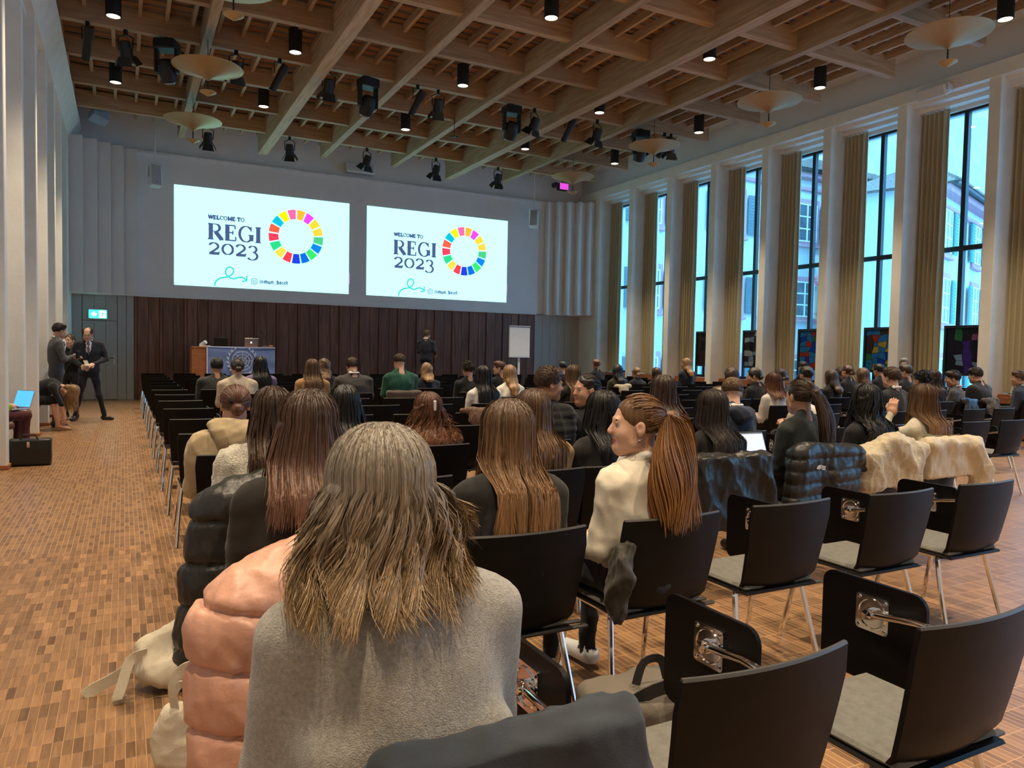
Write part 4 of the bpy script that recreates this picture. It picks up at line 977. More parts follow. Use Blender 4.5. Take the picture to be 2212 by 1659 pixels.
def head_soft(fine=True, female=False, glasses=False):
    s = Soft()
    s.ell((0, -.012, .028), (.075, .093, .086), SKN, .02).ell((0, .030, -.030), (.060, .058, .082), SKN, .03)
    s.ell((0, .058, -.088), (.030 if female else .036, .028, .024), SKN, .03).cap((-.045, .015, -.072), (0, .055, -.095), .026, .024, SKN, .03).cap((.045, .015, -.072), (0, .055, -.095), .026, .024, SKN, .03)
    s.cap((0, -.028, -.06), (0, -.055, -.185), .050 if female else .058, .052 if female else .062, SKN, .03)
    s.ell((-.034, .055, -.035), (.026, .026, .026), SKN, .03).ell((.034, .055, -.035), (.026, .026, .026), SKN, .03)
    if fine:
        s.cap((-.034, .080, .022), (.034, .080, .022), .009, None, SKN, .012)
        for x in (-.030, .030): s.ell((x, .094, .004), (.016, .013, .010), 0, .010, None, '-')
        s.cap((0, .082, .012), (0, .104, -.026), .0085, .0115, SKN, .010).ell((0, .100, -.030), (.0165, .012, .009), SKN, .006)
        for x in (-.031, .031):
            s.ell((x, .0765, .004), (.0125, .0122, .0062), EYE, .002).ell((x, .0855, .004), (.0068, .0048, .0066), DARK, .001).cap((x - .015, .0845, .0105), (x + .015, .0845, .0105), .0042, None, SKN, .004)
            s.cap((x - .014, .0875, .0225), (x + .014, .0875, .0235), .0035, .003, DARK, .002)
        s.cap((-.020, .083, -.058), (.020, .083, -.058), .0052, None, LIP, .005).ell((0, .0875, -.0565), (.013, .0065, .0045), LIP, .004).ell((0, .0865, -.065), (.014, .0065, .0055), LIP, .004)
        for x in (-1, 1): s.ell((x * .078, -.006, -.010), (.010, .020, .031), SKN, .006).ell((x * .086, .001, -.006), (.006, .009, .016), 0, .004, None, '-')
    else:
        s.cap((0, .082, .012), (0, .104, -.026), .010, .013, SKN, .012)
        for x in (-1, 1): s.ell((x * .078, -.006, -.010), (.011, .020, .031), SKN, .006)
        for x in (-.031, .031): s.ell((x, .085, .006), (.013, .009, .007), DARK, .004)
        s.cap((-.018, .086, -.060), (.018, .086, -.060), .006, None, LIP, .004)
    return s
_head_cache = {}
def head_mesh(vox, fine, female):
    k = (vox, fine, female)
    if k not in _head_cache:
        V, Q, l = head_soft(fine, female).mesh(vox); _head_cache[k] = (relax(V, Q, 1, .35), Q, l)
    return _head_cache[k]
def lerp(a, b, t): return a + (b - a) * t
HC = dict(black=((.008, .007, .007), (.010, .008, .008)), dkbrown=((.020, .012, .008), (.032, .018, .011)), brown=((.045, .023, .013), (.070, .036, .019)), ltbrown=((.085, .046, .022), (.16, .085, .036)),
          blond=((.20, .115, .05), (.38, .22, .09)), ginger=((.13, .045, .018), (.24, .085, .028)), grey=((.22, .19, .15), (.26, .16, .07)), ombre=((.075, .042, .022), (.30, .15, .055)),
          ombre2=((.040, .020, .012), (.20, .10, .062)), auburn=((.075, .028, .013), (.22, .085, .030)), redbrown=((.055, .016, .010), (.08, .024, .014)), gray=((.26, .24, .22), (.34, .32, .29)), copper=((.11, .052, .020), (.36, .155, .045)))
def ell_pt(hc, Rh, dirs, grow):
    """points on the scalp ellipsoid; dirs (...,3) unit in head frame"""
    r = np.array([.0865, .1045, .0935]) + grow[..., None] if np.ndim(grow) else np.array([.0865, .1045, .0935]) + grow
    return hc + (dirs * r + np.array([0, -.016, .030])) @ Rh.T
def hair_build(root, hc, Rh, style, color, near, body, seed, length=.35, width=.12, wave=0.0, part=0.0):
    rs = np.random.RandomState(seed + 11); c0, c1 = [np.array(c) for c in HC[color]]
    sh, w, lean, hy = body; yback = .155 + lean
    Rl = rot3(0, 0, 0); H = lambda p: hc + np.array(p) @ Rh.T
    s = Soft(); g = -.004 if near else .002
    s.ell(H((0, -.018, .032)), np.array([.0865, .1045, .0935]) + g, 0, .02, Rh)
    tight = style in ('pony', 'bun', 'updo')
    s.ell(H((0, .120, -.030)), (.074, .082, .098) if not tight else (.078, .090, .108), 0, .012, Rh, '-')
    low = {'short': -.035, 'fade': .0, 'curlyshort': -.05, 'pony': -.045, 'bun': -.045, 'updo': -.04, 'receding': -.02}.get(style)
    if low is not None: s.box(H((0, .02, low - .10)), (.15, .20, .055), .045, 0, .02, Rh, '-')
    if style in ('short', 'fade', 'receding', 'pony', 'bun', 'updo'):
        for x in (-1, 1): s.ell(H((x * .088, .004, -.022)), (.020, .030, .034), 0, .008, Rh, '-')
    if style == 'receding': s.ell(H((0, .075, .10)), (.060, .095, .060), 0, .02, Rh, '-')
    if style in ('short', 'curlyshort'): s.ell(H((.0, .035, .085)), (.066, .060, .040), 0, .03, Rh)
    if style == 'fade': s.ell(H((0, .02, .080)), (.062, .080, .045), 0, .02, Rh)
    if style in ('long', 'curly'):
        k = 1.0 if not near else .72; zt = hc[2] - length; r0 = .05 * k
        if near:
            s.chain([H((0, -.045, .0)), np.array([hc[0], hc[1] - .062, hc[2] - .07]), np.array([hc[0], hc[1] - .068, max(sh + .045, zt + .05)])], [.05, .045, .036], 0, .04, min(width, .11) / .06)
            if near == 1 and zt < sh - .06: s.chain([np.array([hc[0], yback - .105, sh + .0]), np.array([hc[0], yback - .150, zt + .06])], [.020, .014], 0, .03, width / .03)
        else:
            pts = [H((0, -.06, .01)), np.array([hc[0], min(hc[1] - .085, yback - .05), hc[2] - .12]), np.array([hc[0], min(hc[1] - .10, yback - .135), max(zt, sh - .04)])]
            rr = [r0, r0 * .95, r0 * .75]
            if zt < sh - .06: pts.append(np.array([hc[0], yback - .160, zt])); rr.append(r0 * .6)
            s.chain(pts, rr, 0, .04, width / .055)
        if length > .14:
            for x in (-1, 1): s.cap(H((x * .066, -.015, .0)), np.array([hc[0] + x * width * .68, hc[1] - .02, max(zt + .03, sh + .03)]) if not near else np.array([hc[0] + x * .070, hc[1] - .03, hc[2] - .10]), .034 * k, (.028 if not near else .012) * k, 0, .03)
    if style == 'bun': s.ell(H((0, -.118, -.020)), (.042, .034, .040), 0, .012, Rh)
    if style == 'updo':
        for q in range(7): s.ell(H((.045 * math.sin(q * 2.1), -.100 - .018 * (q % 2), -.02 + .022 * math.cos(q * 1.7))), (.028, .026, .026), 0, .008, Rh)
    if style == 'pony':
        a = H((0, -.105, .045)); pts = [a, H((0, -.150, .035)), np.array([hc[0] + part, min(hc[1] - .165, yback - .15), hc[2] - .10]), np.array([hc[0] + part * 1.3, yback - .165, hc[2] - length * .65]), np.array([hc[0] + part * 1.5, yback - .17, hc[2] - length])]
        rr = [.018, .030, .040, .036, .012]
        s.chain(pts, [q * (.75 if near else 1) for q in rr], 0, .02, 1.25)
    vox = .009 if near else .016
    V, Q, _ = s.mesh(vox); V = relax(V, Q, 1); N = vnorm(V, Q)
    az = np.arctan2(V[:, 0] - hc[0], -(V[:, 1] - hc[1])); amp = .0045 if style in ('long', 'pony', 'bun') else .004
    disp = amp * (np.sin(az * 17 + seed) + .7 * np.sin(az * 31 + 2 * seed + (V[:, 2] - hc[2]) * 8))
    if style in ('curly', 'curlyshort', 'updo'): disp = .009 * wrinkle(V, 62, seed, 2) + .007
    if near < 2 or style in ('curly', 'curlyshort', 'updo'): V = V + N * disp[:, None]
    t = np.clip((hc[2] + .06 - V[:, 2]) / (length + .06 if style in ('long', 'curly', 'pony') else .3), 0, 1)
    C = c0 + (c1 - c0) * (t ** 1.4)[:, None]; C = C * (1 + .25 * np.sin(az * 23 + seed))[:, None]
    me = to_mesh('hair', V, Q, [M_HAIR]); set_col(me, C); hair = link('hair', me, None, root)
    if near == 0: return hair
    n = 9000 if near == 3 else 3600 if near == 2 else 1000
    rad = .0010 if near == 3 else .0015 if near == 2 else .0026
    def colour(n, S, e=1.4, spread=.35):
        tt = np.linspace(0, 1, S)[None, :, None] ** e; b = rs.uniform(1 - spread, 1 + spread, (n, 1, 1)); mixv = np.clip(tt + rs.uniform(-.18, .18, (n, 1, 1)), 0, 1)
        return (c0 + (c1 - c0) * mixv) * b
    if style in ('long', 'curly'):
        fr = 2.25; ph = rs.uniform(-fr, fr, n); S1, S2 = 5, 8
        th0 = rs.uniform(.04, 1.15, n); grow = rs.uniform(-.002, .012, n)
        fringe = np.abs(ph) > 1.75; th0[fringe] = rs.uniform(.04, .6, fringe.sum())
        u = np.linspace(0, 1, S1); th = th0[:, None] + (1.72 - th0)[:, None] * u[None, :]
        dirs = np.stack([np.sin(th) * np.sin(ph)[:, None] + part * np.cos(th) * 0, -np.sin(th) * np.cos(ph)[:, None], np.cos(th)], -1)
        P1 = ell_pt(hc, Rh, dirs, (grow[:, None] * np.sin(np.minimum(th, 1.57)) + 0 * th))
        p = P1[:, -1]; zt = hc[2] - length * (1 + .10 * rs.normal(size=n)) + .05 * (np.abs(ph) / fr) ** 2
        zt = np.minimum(zt, p[:, 2] - .02)
        t = np.linspace(0, 1, S2 + 1)[1:]
        rel = p - hc; tip = np.stack([hc[0] + rel[:, 0] * (width / .085), hc[1] + rel[:, 1] * 1.0, zt], -1)
        cl = np.round(ph / (2 * fr) * 46 + rs.uniform(-.6, .6, n)); rc = np.random.RandomState(seed); off = rc.normal(size=(140, 2)) * .018
        ci = (cl + 70).astype(int); tip[:, 0] += off[ci, 0]; tip[:, 1] += off[ci, 1] * .6; tip[:, 2] += off[ci, 0] * 1.2
        X = p[:, None, 0] + (tip - p)[:, None, 0] * t ** .8; Y = p[:, None, 1] + (tip - p)[:, None, 1] * t; Z = p[:, None, 2] + (tip - p)[:, None, 2] * t
        phs = ph * 9 + rs.uniform(0, .9, n) + (ci * 2.1); wv = wave * (.012 if style == 'long' else .022)
        f = 7.5 if style == 'long' else 14.0
        X = X + wv * t[None] ** .7 * np.sin(f * t[None] + phs[:, None]) + .004 * t * rs.normal(size=(n, 1)); Y = Y + wv * t[None] ** .7 * np.cos(f * t[None] + phs[:, None])
        P2 = np.stack([X, Y, Z], -1)
        wb = w + .07; rx = np.clip(np.abs(X) / wb, 0, .985); by = yback - .135 * np.sqrt(1 - rx ** 2) - .012 - rs.uniform(0, .02, (n, 1))
        k = np.clip((sh + .07 - Z) / .11, 0, 1); k = k * k * (3 - 2 * k); bk = (np.abs(ph) < 1.95)[:, None]
        P2[..., 1] = np.where(bk & (Y > by), Y + (by - Y) * k, Y)
        P = np.concatenate([P1, P2], 1); S = P.shape[1]
        rr = np.full((n, S), rad) * rs.uniform(.6, 1.5, (n, 1)); rr[:, -1] *= .25; rr[:, -2] *= .7
        o = tubes(P, rr, colour(n, S), 'hair_strands', hair, hc); o['kind'] = 'stuff'
    if style in ('pony', 'bun', 'updo'):
        n1 = n // 2; att = np.array([0, -.98, .16]) if style == 'pony' else np.array([0, -.99, -.12]); att = att / np.linalg.norm(att)
        z = rs.uniform(-.45, 1, n1); a = rs.uniform(-PI, PI, n1); rr_ = np.sqrt(1 - z * z); d0 = np.stack([rr_ * np.sin(a), rr_ * np.cos(a), z], -1)
        ok = (d0[:, 1] < .55 - .5 * (d0[:, 2] < .45)) & ~((d0[:, 1] > -.05) & (d0[:, 2] < .1)); d0 = d0[ok]; n1 = len(d0)
        t = np.linspace(0, 1, 9)[None, :, None]; D = d0[:, None, :] * (1 - t) + att * t; D /= np.linalg.norm(D, axis=2, keepdims=True)
        P = ell_pt(hc, Rh, D, np.broadcast_to(rs.uniform(.001, .006, (n1, 1)), (n1, 9)))
        rr = np.full((n1, 9), rad) * rs.uniform(.6, 1.3, (n1, 1))
        o = tubes(P, rr, np.broadcast_to((c0 * 1.0 + (c1 - c0) * .15) * rs.uniform(.6, 1.5, (n1, 1, 1)), (n1, 9, 3)).copy(), 'hair_strands', hair, hc); o['kind'] = 'stuff'
    if style == 'pony':
        n2 = n // 2; G = np.array(pts); tt = np.linspace(0, len(G) - 1.001, 12); i = tt.astype(int); f = (tt - i)[:, None]
        sm = G[i] * (1 - f) + G[i + 1] * f; sm[1:-1] = (sm[:-2] + 2 * sm[1:-1] + sm[2:]) / 4
        RRr = np.interp(tt, range(5), np.array([.016, .034, .046, .052, .050]) * (width / .10)); a = rs.uniform(0, 2 * PI, n2); q = np.sqrt(rs.uniform(0, 1, n2))
        wob = .014 * wave * np.sin(tt[None] * 1.9 + (a * 2)[:, None])
        P = sm[None] + np.stack([(q * np.cos(a))[:, None] * RRr[None] * 1.35 + wob, (q * np.sin(a))[:, None] * RRr[None] * .75 + 0 * wob, 0 * wob + .02 * rs.normal(size=(n2, 1)) * (tt / 4)[None]], -1)
        P[..., 1] = np.minimum(P[..., 1], np.where(P[..., 2] < sh + .05, yback - .125, 9))
        rr = np.full((n2, 12), rad) * rs.uniform(.6, 1.4, (n2, 1)); rr[:, -1] *= .3
        o = tubes(P, rr, colour(n2, 12, 1.0), 'tail_strands', hair, hc); o['kind'] = 'stuff'
        MB().tube([tuple(H((.020 * math.cos(q), -.112 - .006 * math.sin(q), .045 + .02 * math.sin(q)))) for q in np.linspace(0, 2 * PI, 13)], .006, 6).build('hair_tie', M_BLACKMETAL, hair, 40)
    if style in ('short', 'curlyshort', 'fade'):
        n1 = n; z = rs.uniform(-.35 if style != 'fade' else .15, 1, n1); a = rs.uniform(-PI, PI, n1); q = np.sqrt(1 - z * z); d0 = np.stack([q * np.sin(a), q * np.cos(a), z], -1)
        ok = ~((d0[:, 1] > .35) & (d0[:, 2] < .55)) & ~((d0[:, 1] > -.15) & (d0[:, 2] < .05)); d0 = d0[ok]; n1 = len(d0)
        fl = np.array([.25, .55, -.25]) + rs.normal(size=(n1, 3)) * .35; t = np.linspace(0, 1, 5)[None, :, None]
        D = d0[:, None, :] + fl[:, None, :] * t * (.55 if style == 'short' else .3); D /= np.linalg.norm(D, axis=2, keepdims=True)
        P = ell_pt(hc, Rh, D, .002 + .014 * np.clip(D[..., 2], 0, 1) * np.linspace(.4, 1, 5)[None])
        if style == 'curlyshort': P = P + .012 * np.sin(np.linspace(0, 7, 5)[None, :, None] + rs.uniform(0, 6, (n1, 1, 3)))
        o = tubes(P, np.full((n1, 5), rad * 1.2), colour(n1, 5), 'hair_strands', hair, hc); o['kind'] = 'stuff'
    return hair
FABRIC = {}
def fab(c): 
    if isinstance(c, bpy.types.Material): return c
    return cloth(c)
M_DUM = surf('white_shirt_cotton', (0.72, 0.70, 0.66), 0.8, bump=0.1, bscale=200)
def person(label, x, y, ztop, top, legs=(0.012, 0.012, 0.015), hair=('short', 'brown'), skin='light', near=0, hyaw=0, hpitch=0, hroll=0, rz=0, w=.165, bulk=1.0, lean=0.0, hx=0.0, arms=None, collar=False, tie=None, stand=None, female=True, fold=.008, face=False, hairkw=None, shoe=None, belly=1.0, handvis=True, seed=1, group=None, quilt=None, ffreq=34, mod=None):
    root = empty('person', (x, y, 0), R(rz)); tag(root, label, 'person', group)
    s = Soft(); sh = ztop - .285; hy = .20 + lean; P0 = .155 + lean; by = 0.0
    if stand is None:
        s.ell((0, .175, .56), (w * 1.02, .155, .115), LEG, .05)
        s.ell((0, .165 + lean * .3, .73), (w * .95 * bulk * belly, .125 * bulk * belly, .18), TOP, .07)
        for q in (-1, 1):
            s.cap((q * .085, .20, .555), (q * .115, .60, .535), .092, .068, LEG, .03).cap((q * .115, .60, .525), (q * .115, .585, .10), .060, .042, LEG, .02)
            s.cap((q * .115, .57, .055), (q * .120, .745, .042), .046, .036, SHOE, .015)
    else:
        hip = stand.get('hip', .50 * ztop); lx, rx_ = stand['feet']; kn = stand.get('knee', ((0, .03), (0, .03)))
        s.ell((0, .155, hip + .05), (w * .92, .125, .13), LEG if not stand.get('long') else TOP, .05)
        s.ell((0, .155 + lean * .4, lerp(hip, sh, .42)), (w * .90 * bulk * belly, .118 * bulk * belly, .20), TOP, .07)
        for q, ft, kk in ((-1, lx, kn[0]), (1, rx_, kn[1])):
            kp = ((q * .09 + ft[0]) / 2 + kk[0], (.155 + ft[1]) / 2 + kk[1], hip * .53)
            s.cap((q * .085, .155, hip), kp, .085, .062, LEG, .03).cap(kp, (ft[0], ft[1], .10), .060, .046, LEG, .02)
            a = R(ft[2] if len(ft) > 2 else 0); s.cap((ft[0] - .03 * math.sin(a), ft[1] - .03 * math.cos(a), .05), (ft[0] + .15 * math.sin(a), ft[1] + .15 * math.cos(a), .038), .045, .034, SHOE, .015)
    s.ell((0, P0 - lean * .25, sh - .165), (w * 1.02 * bulk, .122 * bulk, .19), TOP, .07)
    s.cap((-w + .045, P0, sh - .045), (w - .045, P0, sh - .045), .062 * bulk, None, TOP, .05)
    for q in (-1, 1): s.cap((q * .085, P0 + .0, sh - .01), (q * .03, hy - .055, sh + .055), .050, .040, TOP, .03)
    ar = arms or {}
    hands = []
    for q, nm in ((-1, 'l'), (1, 'r')):
        el, wr = ar.get(nm, ((q * (w + .032), P0 + .04, sh - .32), (q * .085, P0 + .27, max(.66, sh - .42))))
        s.cap((q * (w + .005), P0, sh - .065), el, .060 * bulk, .050 * bulk, TOP, .03).cap(el, wr, .049 * bulk, .036 * bulk, TOP, .02)
        d = np.array(wr) - np.array(el); d = d / np.linalg.norm(d); s.cap(np.array(wr) - d * .01, np.array(wr) + d * .012, .034, .031, SHIRT if collar else TOP, .006)
        up = ar.get(nm + 'up', (q * .5, .1, 1.0)); hd = ar.get(nm + 'dir', d * np.array([1, 1, 1])); hands.append(place_hand(np.array(wr) + d * .012, hd, up, q < 0, 1.0 if not female else .92))
    if collar:
        for i in range(14):
            a0, a1 = 2 * PI * i / 14, 2 * PI * (i + 1) / 14
            f = lambda a: (.064 * math.sin(a), hy - .055 + .066 * math.cos(a), sh + .055 - .035 * (math.cos(a) > .3) * math.cos(a))
            s.cap(f(a0), f(a1), .014, None, SHIRT, .004)
        if stand is not None or face: s.ell((0, P0 + .105 * bulk, sh - .09), (.050, .045, .13), SHIRT, .004)
        if tie is not None: s.ell((0, P0 + .148 * bulk, sh - .13), (.022, .016, .17), TIE, .002)
    if mod: mod(s)
    vox = .0125 if near >= 2 else .015 if near == 1 else .022
    V, Q, lab = s.mesh(vox); V = relax(V, Q, 1)
    N = vnorm(V, Q); cl = (lab == TOP) | (lab == LEG)
    amp = fold * np.where(cl, 1.0, 0.0)
    V = V + N * (amp * wrinkle(V * np.array([1, 1, .75]), ffreq, seed, 3 if near else 2))[:, None]
    if quilt: V = V + N * (np.where(lab == TOP, quilt[1], 0) * (np.abs(np.sin(V[:, 2] * quilt[0])) ** .6 - .7))[:, None]
    hc = np.array([hx, hy, ztop - .118]); Rh = rot3(0, 0, hyaw) @ rot3(hpitch, 0, 0) @ rot3(0, hroll, 0)
    hv = .0062 if (face and near >= 2) else .0085 if (face or near >= 2) else .013
    HVv, HQq, hl = head_mesh(hv, face or near >= 2, female)
    pv = np.array([0, -.05, -.16]); HVw = (HVv - pv) @ Rh.T + pv + hc
    VV = [V, HVw]; QQ = [Q, HQq + len(V)]; LL = [lab[Q[:, 0]], hl[HQq[:, 0]]]; off = len(V) + len(HVw)
    for (v_, q_) in hands:
        VV.append(v_); QQ.append(q_ + off); LL.append(np.full(len(q_), SKN)); off += len(v_)
    mats = [fab(top), fab(legs), SKIN[skin], shoe or M_SHOE, M_DUM, M_LIP, M_EYE, M_IRIS, fab(tie) if tie is not None else M_DUM]
    body = link('body', to_mesh('body', np.concatenate(VV), np.concatenate(QQ), mats, np.concatenate(LL)), None, root)
    hcw = pv @ (np.eye(3) - Rh.T) + hc
    if hair: hair_build(root, hcw, Rh, hair[0], hair[1], near, (sh, w, lean, hy), seed, **(hairkw or {}))
    return root, hcw, Rh
# ================================================================ THE AUDIENCE
BLK = (0.014, 0.013, 0.012); CHA = (0.045, 0.042, 0.038); NAVY = (0.014, 0.018, 0.032); CAMEL = (0.40, 0.235, 0.10); CREAM = (0.52, 0.46, 0.35); WHITE = (0.74, 0.70, 0.62)
def ROW(k): return 1.08 + 1.172 * k
SEATED = []     # (row, x)
def sit(k, x, ztop, who, label, top, hair, hk=None, dy=0.0, **kw):
    SEATED.append((k, x, who))
    return person(label, x, ROW(k) + dy, ztop, top, hair=hair, hairkw=hk, seed=len(SEATED) * 3 + 1, **kw)

# --- nearest rows, in detail
g_, hc, Rh = sit(0, .425, 1.318, 'woman in the grey knitted jumper', 'woman in heather grey knitted jumper with shoulder length greying blond hair', surf('grey_knit_wool', (0.30, 0.28, 0.24), 0.95, noise=0.22, scale=140, bump=0.5, bscale=380, sheen=0.3), ('long', 'grey'),
                 dict(length=.150, width=.125, wave=1.4), near=3, w=0.172, bulk=1.14, belly=1.10, fold=.006, ffreq=20, hyaw=-6, hpitch=-4, hx=-.025, arms={'l': ((-.200, .20, .74), (-.10, .42, .66)), 'r': ((.205, .20, .74), (.10, .42, .66))}, legs=(0.02, 0.02, 0.025), mod=lambda s: s.cap((-.13, .075, .80), (.13, .07, .79), .062, None, TOP, .02).cap((-.15, .08, .66), (.15, .08, .66), .075, None, TOP, .02))
sit(1, .53, 1.315, 'woman with straight red brown hair', 'woman in black blazer with straight red brown shoulder length hair', (0.022, 0.019, 0.015), ('long', 'ombre2'), dict(length=.245, width=.125, wave=.25), near=2, w=0.177, bulk=1.08, fold=.008)
sit(1, 1.26, 1.275, 'woman with very long ombre hair', 'woman in black blazer with very long brown to blond hair over one shoulder', (0.017, 0.016, 0.015), ('long', 'ombre'), dict(length=.37, width=.095, wave=.55), near=2, w=0.181, bulk=1.05, fold=.008, hyaw=6)
ws, hc, Rh = sit(1, 1.90, 1.285, 'smiling woman in the white shirt', 'smiling woman in loose white shirt with long copper half ponytail, seen in profile', (0.66, 0.60, 0.48), ('pony', 'copper'), dict(length=.36, width=.175, wave=1.6, part=.03), near=2, w=0.186, bulk=1.14, fold=.011, ffreq=36, shoe=M_WHITEPLASTIC, hyaw=55, rz=10, face=True, collar=True, skin='fair')
e = MB().tube([tuple(hc + np.array((.010 * math.sin(q) - .082, -.004 + .010 * math.cos(q), -.052 + .0)) @ Rh.T) for q in np.linspace(0, 2 * PI, 13)], .0018, 6).build('hoop_earring', M_CHROME, ws, 40)
sit(2, .62, 1.265, 'woman in the white fleece', 'woman in fluffy white fleece jacket with long dark brown hair', surf('white_teddy_fleece', (0.66, 0.61, 0.50), 0.98, noise=0.2, scale=90, bump=1.0, bscale=160, sheen=0.5), ('long', 'brown'), dict(length=.26, width=.12), near=1, w=0.191, bulk=1.30, fold=.010, ffreq=95)
sit(2, 2.02, 1.245, 'woman in the camel coat', 'woman in camel wool coat with long light brown hair, half hidden in the second row', CAMEL, ('long', 'ltbrown'), dict(length=.30, width=.11), near=1, w=0.177, bulk=1.1)
sit(2, 2.49, 1.235, 'woman with the sleek black bob', 'woman in black blazer with sleek black chin length hair', (0.016, 0.015, 0.015), ('long', 'black'), dict(length=.20, width=.105), near=2, w=0.172, bulk=1.05)
sit(2, 3.32, 1.235, 'woman with dark hair turned aside', 'woman in black blazer with long sleek dark brown hair falling sideways', (0.016, 0.015, 0.014), ('long', 'dkbrown'), dict(length=.33, width=.105, wave=.3), near=2, w=0.172, hyaw=-14)
sit(2, 4.13, 1.30, 'woman with the low ponytail', 'woman in dark green blazer with smooth brown ponytail', (0.022, 0.028, 0.028), ('pony', 'brown'), dict(length=.27, width=.10, part=.02), near=2, w=0.181, hyaw=-4)
sit(2, 4.80, 1.265, 'woman with wavy black hair', 'woman in black top with long wavy black hair', BLK, ('curly', 'black'), dict(length=.30, width=.125, wave=1.1), near=1, w=0.177)
a_, hc, Rh = sit(2, 5.45, 1.265, 'woman resting chin on fist', 'woman in cream top with long golden brown hair resting chin on her fist', (0.60, 0.54, 0.43), ('long', 'ombre'), dict(length=.34, width=.105, wave=.2), near=2, w=0.172, hyaw=-4, arms={'l': ((-.30, .36, .78), (-.13, .35, 1.02)), 'lup': (-1, -.4, .2), 'ldir': (.3, .1, 1)})
ho, hc, Rh = sit(3, .60, 1.215, 'person in the beige hoodie', 'person in beige hooded jacket with auburn hair held by a small clip', (0.44, 0.34, 0.20), ('bun', 'auburn'), None, near=2, w=0.200, bulk=1.34, fold=.012, ffreq=28)
h = Soft(); h.ell((0, .075, .955), (.165, .085, .075), 0, .04).ell((0, .03, .90), (.135, .075, .085), 0, .04).cap((-.14, .12, .985), (.14, .12, .985), .035, None, 0, .04).ell((0, .17, 1.02), (.075, .06, .08), 0, .03, None, '-')
soft_obj('hood', h, .012, cloth((0.44, 0.34, 0.20)), ho, .010, 36, 4)
MB().lathe([(0, -.012), (.018, -.004), (.016, .01), (0, .014)], 10, (-.035, .085, 1.13), 1).build('hair_clip', M_BLACKMETAL, ho, 40)
sit(3, 1.27, 1.215, 'woman in the blue top', 'woman in bright blue top with black shoulder length hair', (0.02, 0.07, 0.30), ('long', 'black'), dict(length=.23, width=.115), near=1, w=0.167)
cu, hc, Rh = sit(3, 1.85, 1.165, 'woman with curly auburn hair', 'woman with thick curly auburn hair held by a pale clip', (0.10, 0.045, 0.02), ('curly', 'auburn'), dict(length=.27, width=.145, wave=1.4), near=2, w=0.167)
MB().rbox(-.006, .014, .065, .085, 1.045, 1.115, .005).build('hair_clip', M_WHITEPLASTIC, cu)
sit(3, 2.66, 1.345, 'young man looking aside', 'young man in black quilted jacket turning his head, short dark hair', (0.018, 0.017, 0.016), ('short', 'brown'), None, near=2, face=True, female=False, w=0.195, bulk=1.25, quilt=(58, .010), rz=-20, hyaw=-80, hpitch=-6, skin='olive')
sit(3, 3.20, 1.29, 'woman looking back', 'woman in black jumper with tied curly dark hair looking back, smiling', BLK, ('updo', 'dkbrown'), None, near=2, face=True, w=0.167, rz=16, hyaw=74, skin='light')
sit(3, 3.88, 1.285, 'woman in the lilac striped shirt', 'woman in pale lilac shirt with straight brown hair', (0.46, 0.40, 0.44), ('long', 'brown'), dict(length=.28, width=.10), near=1, w=0.163)
fa, hc, Rh = sit(3, 4.62, 1.265, 'young man in the navy hoodie', 'young man in navy hoodie and white collar with faded light brown hair', (0.022, 0.026, 0.045), ('fade', 'ltbrown'), None, near=2, female=False, w=0.191, bulk=1.15, collar=True, hyaw=-30, hpitch=-14, fold=.010, skin='fair')
h = Soft(); h.ell((0, .06, .985), (.14, .07, .06), 0, .04).ell((0, .03, .94), (.11, .06, .07), 0, .04).ell((0, .17, 1.03), (.075, .07, .09), 0, .03, None, '-')
soft_obj('hood', h, .014, cloth((0.022, 0.026, 0.045)), fa, .010, 36, 5)

# --- middle and far rows
ca, hc, Rh = sit(4, 5.70, 1.15, 'man in the flat cap', 'man in beige flat cap and brown grey coat, head bowed', (0.075, 0.065, 0.050), ('short', 'ltbrown'), None, female=False, w=0.200, bulk=1.15, hpitch=-28, hyaw=35, near=1, skin='fair')
s = Soft(); s.ell(hc + np.array((0, -.01, .055)) @ Rh.T, (.098, .118, .075), 0, .02, Rh).ell(hc + np.array((0, .09, .045)) @ Rh.T, (.07, .06, .014), 0, .02, Rh).box(hc + np.array((0, 0, -.07)) @ Rh.T, (.14, .16, .075), .01, 0, .01, Rh, '-')
soft_obj('flat_cap', s, .010, surf('beige_tweed', (0.42, 0.37, 0.27), 0.95, noise=0.3, scale=120, bump=0.5, bscale=300), ca, .003, 30)
sit(4, 7.00, 1.13, 'person in the cream jumper', 'person in cream knitted jumper bending forward', (0.58, 0.53, 0.42), ('short', 'brown'), None, w=0.200, bulk=1.22, lean=.12, hpitch=-25, near=1)
sit(4, 8.38, 1.345, 'man in the black suit', 'man in black suit with neat short brown hair, seen from behind', (0.016, 0.015, 0.015), ('short', 'brown'), None, female=False, w=0.195, bulk=1.05, near=1, skin='fair', collar=True)
sit(4, 8.98, 1.30, 'person in the navy blazer', 'person in navy blazer and white collar with curly black hair', (0.022, 0.026, 0.045), ('curlyshort', 'black'), None, female=False, w=0.186, bulk=1.1, collar=True, near=1)
sit(5, 7.62, 1.245, 'woman with auburn hair and white shirt', 'woman in white shirt with loose auburn hair', WHITE, ('long', 'auburn'), dict(length=.20, width=.10), w=0.167, near=1)
sit(5, 11.00, 1.30, 'woman with clipped up brown hair', 'woman in black with brown hair half clipped up', BLK, ('curly', 'brown'), dict(length=.26, width=.10, wave=1), w=0.167, near=1)
sit(5, 12.15, 1.345, 'man in the black overcoat', 'man in black overcoat with short dark hair, seen from behind', (0.018, 0.017, 0.017), ('short', 'dkbrown'), None, female=False, w=0.209, bulk=1.2, near=1, hyaw=8, hpitch=-10)
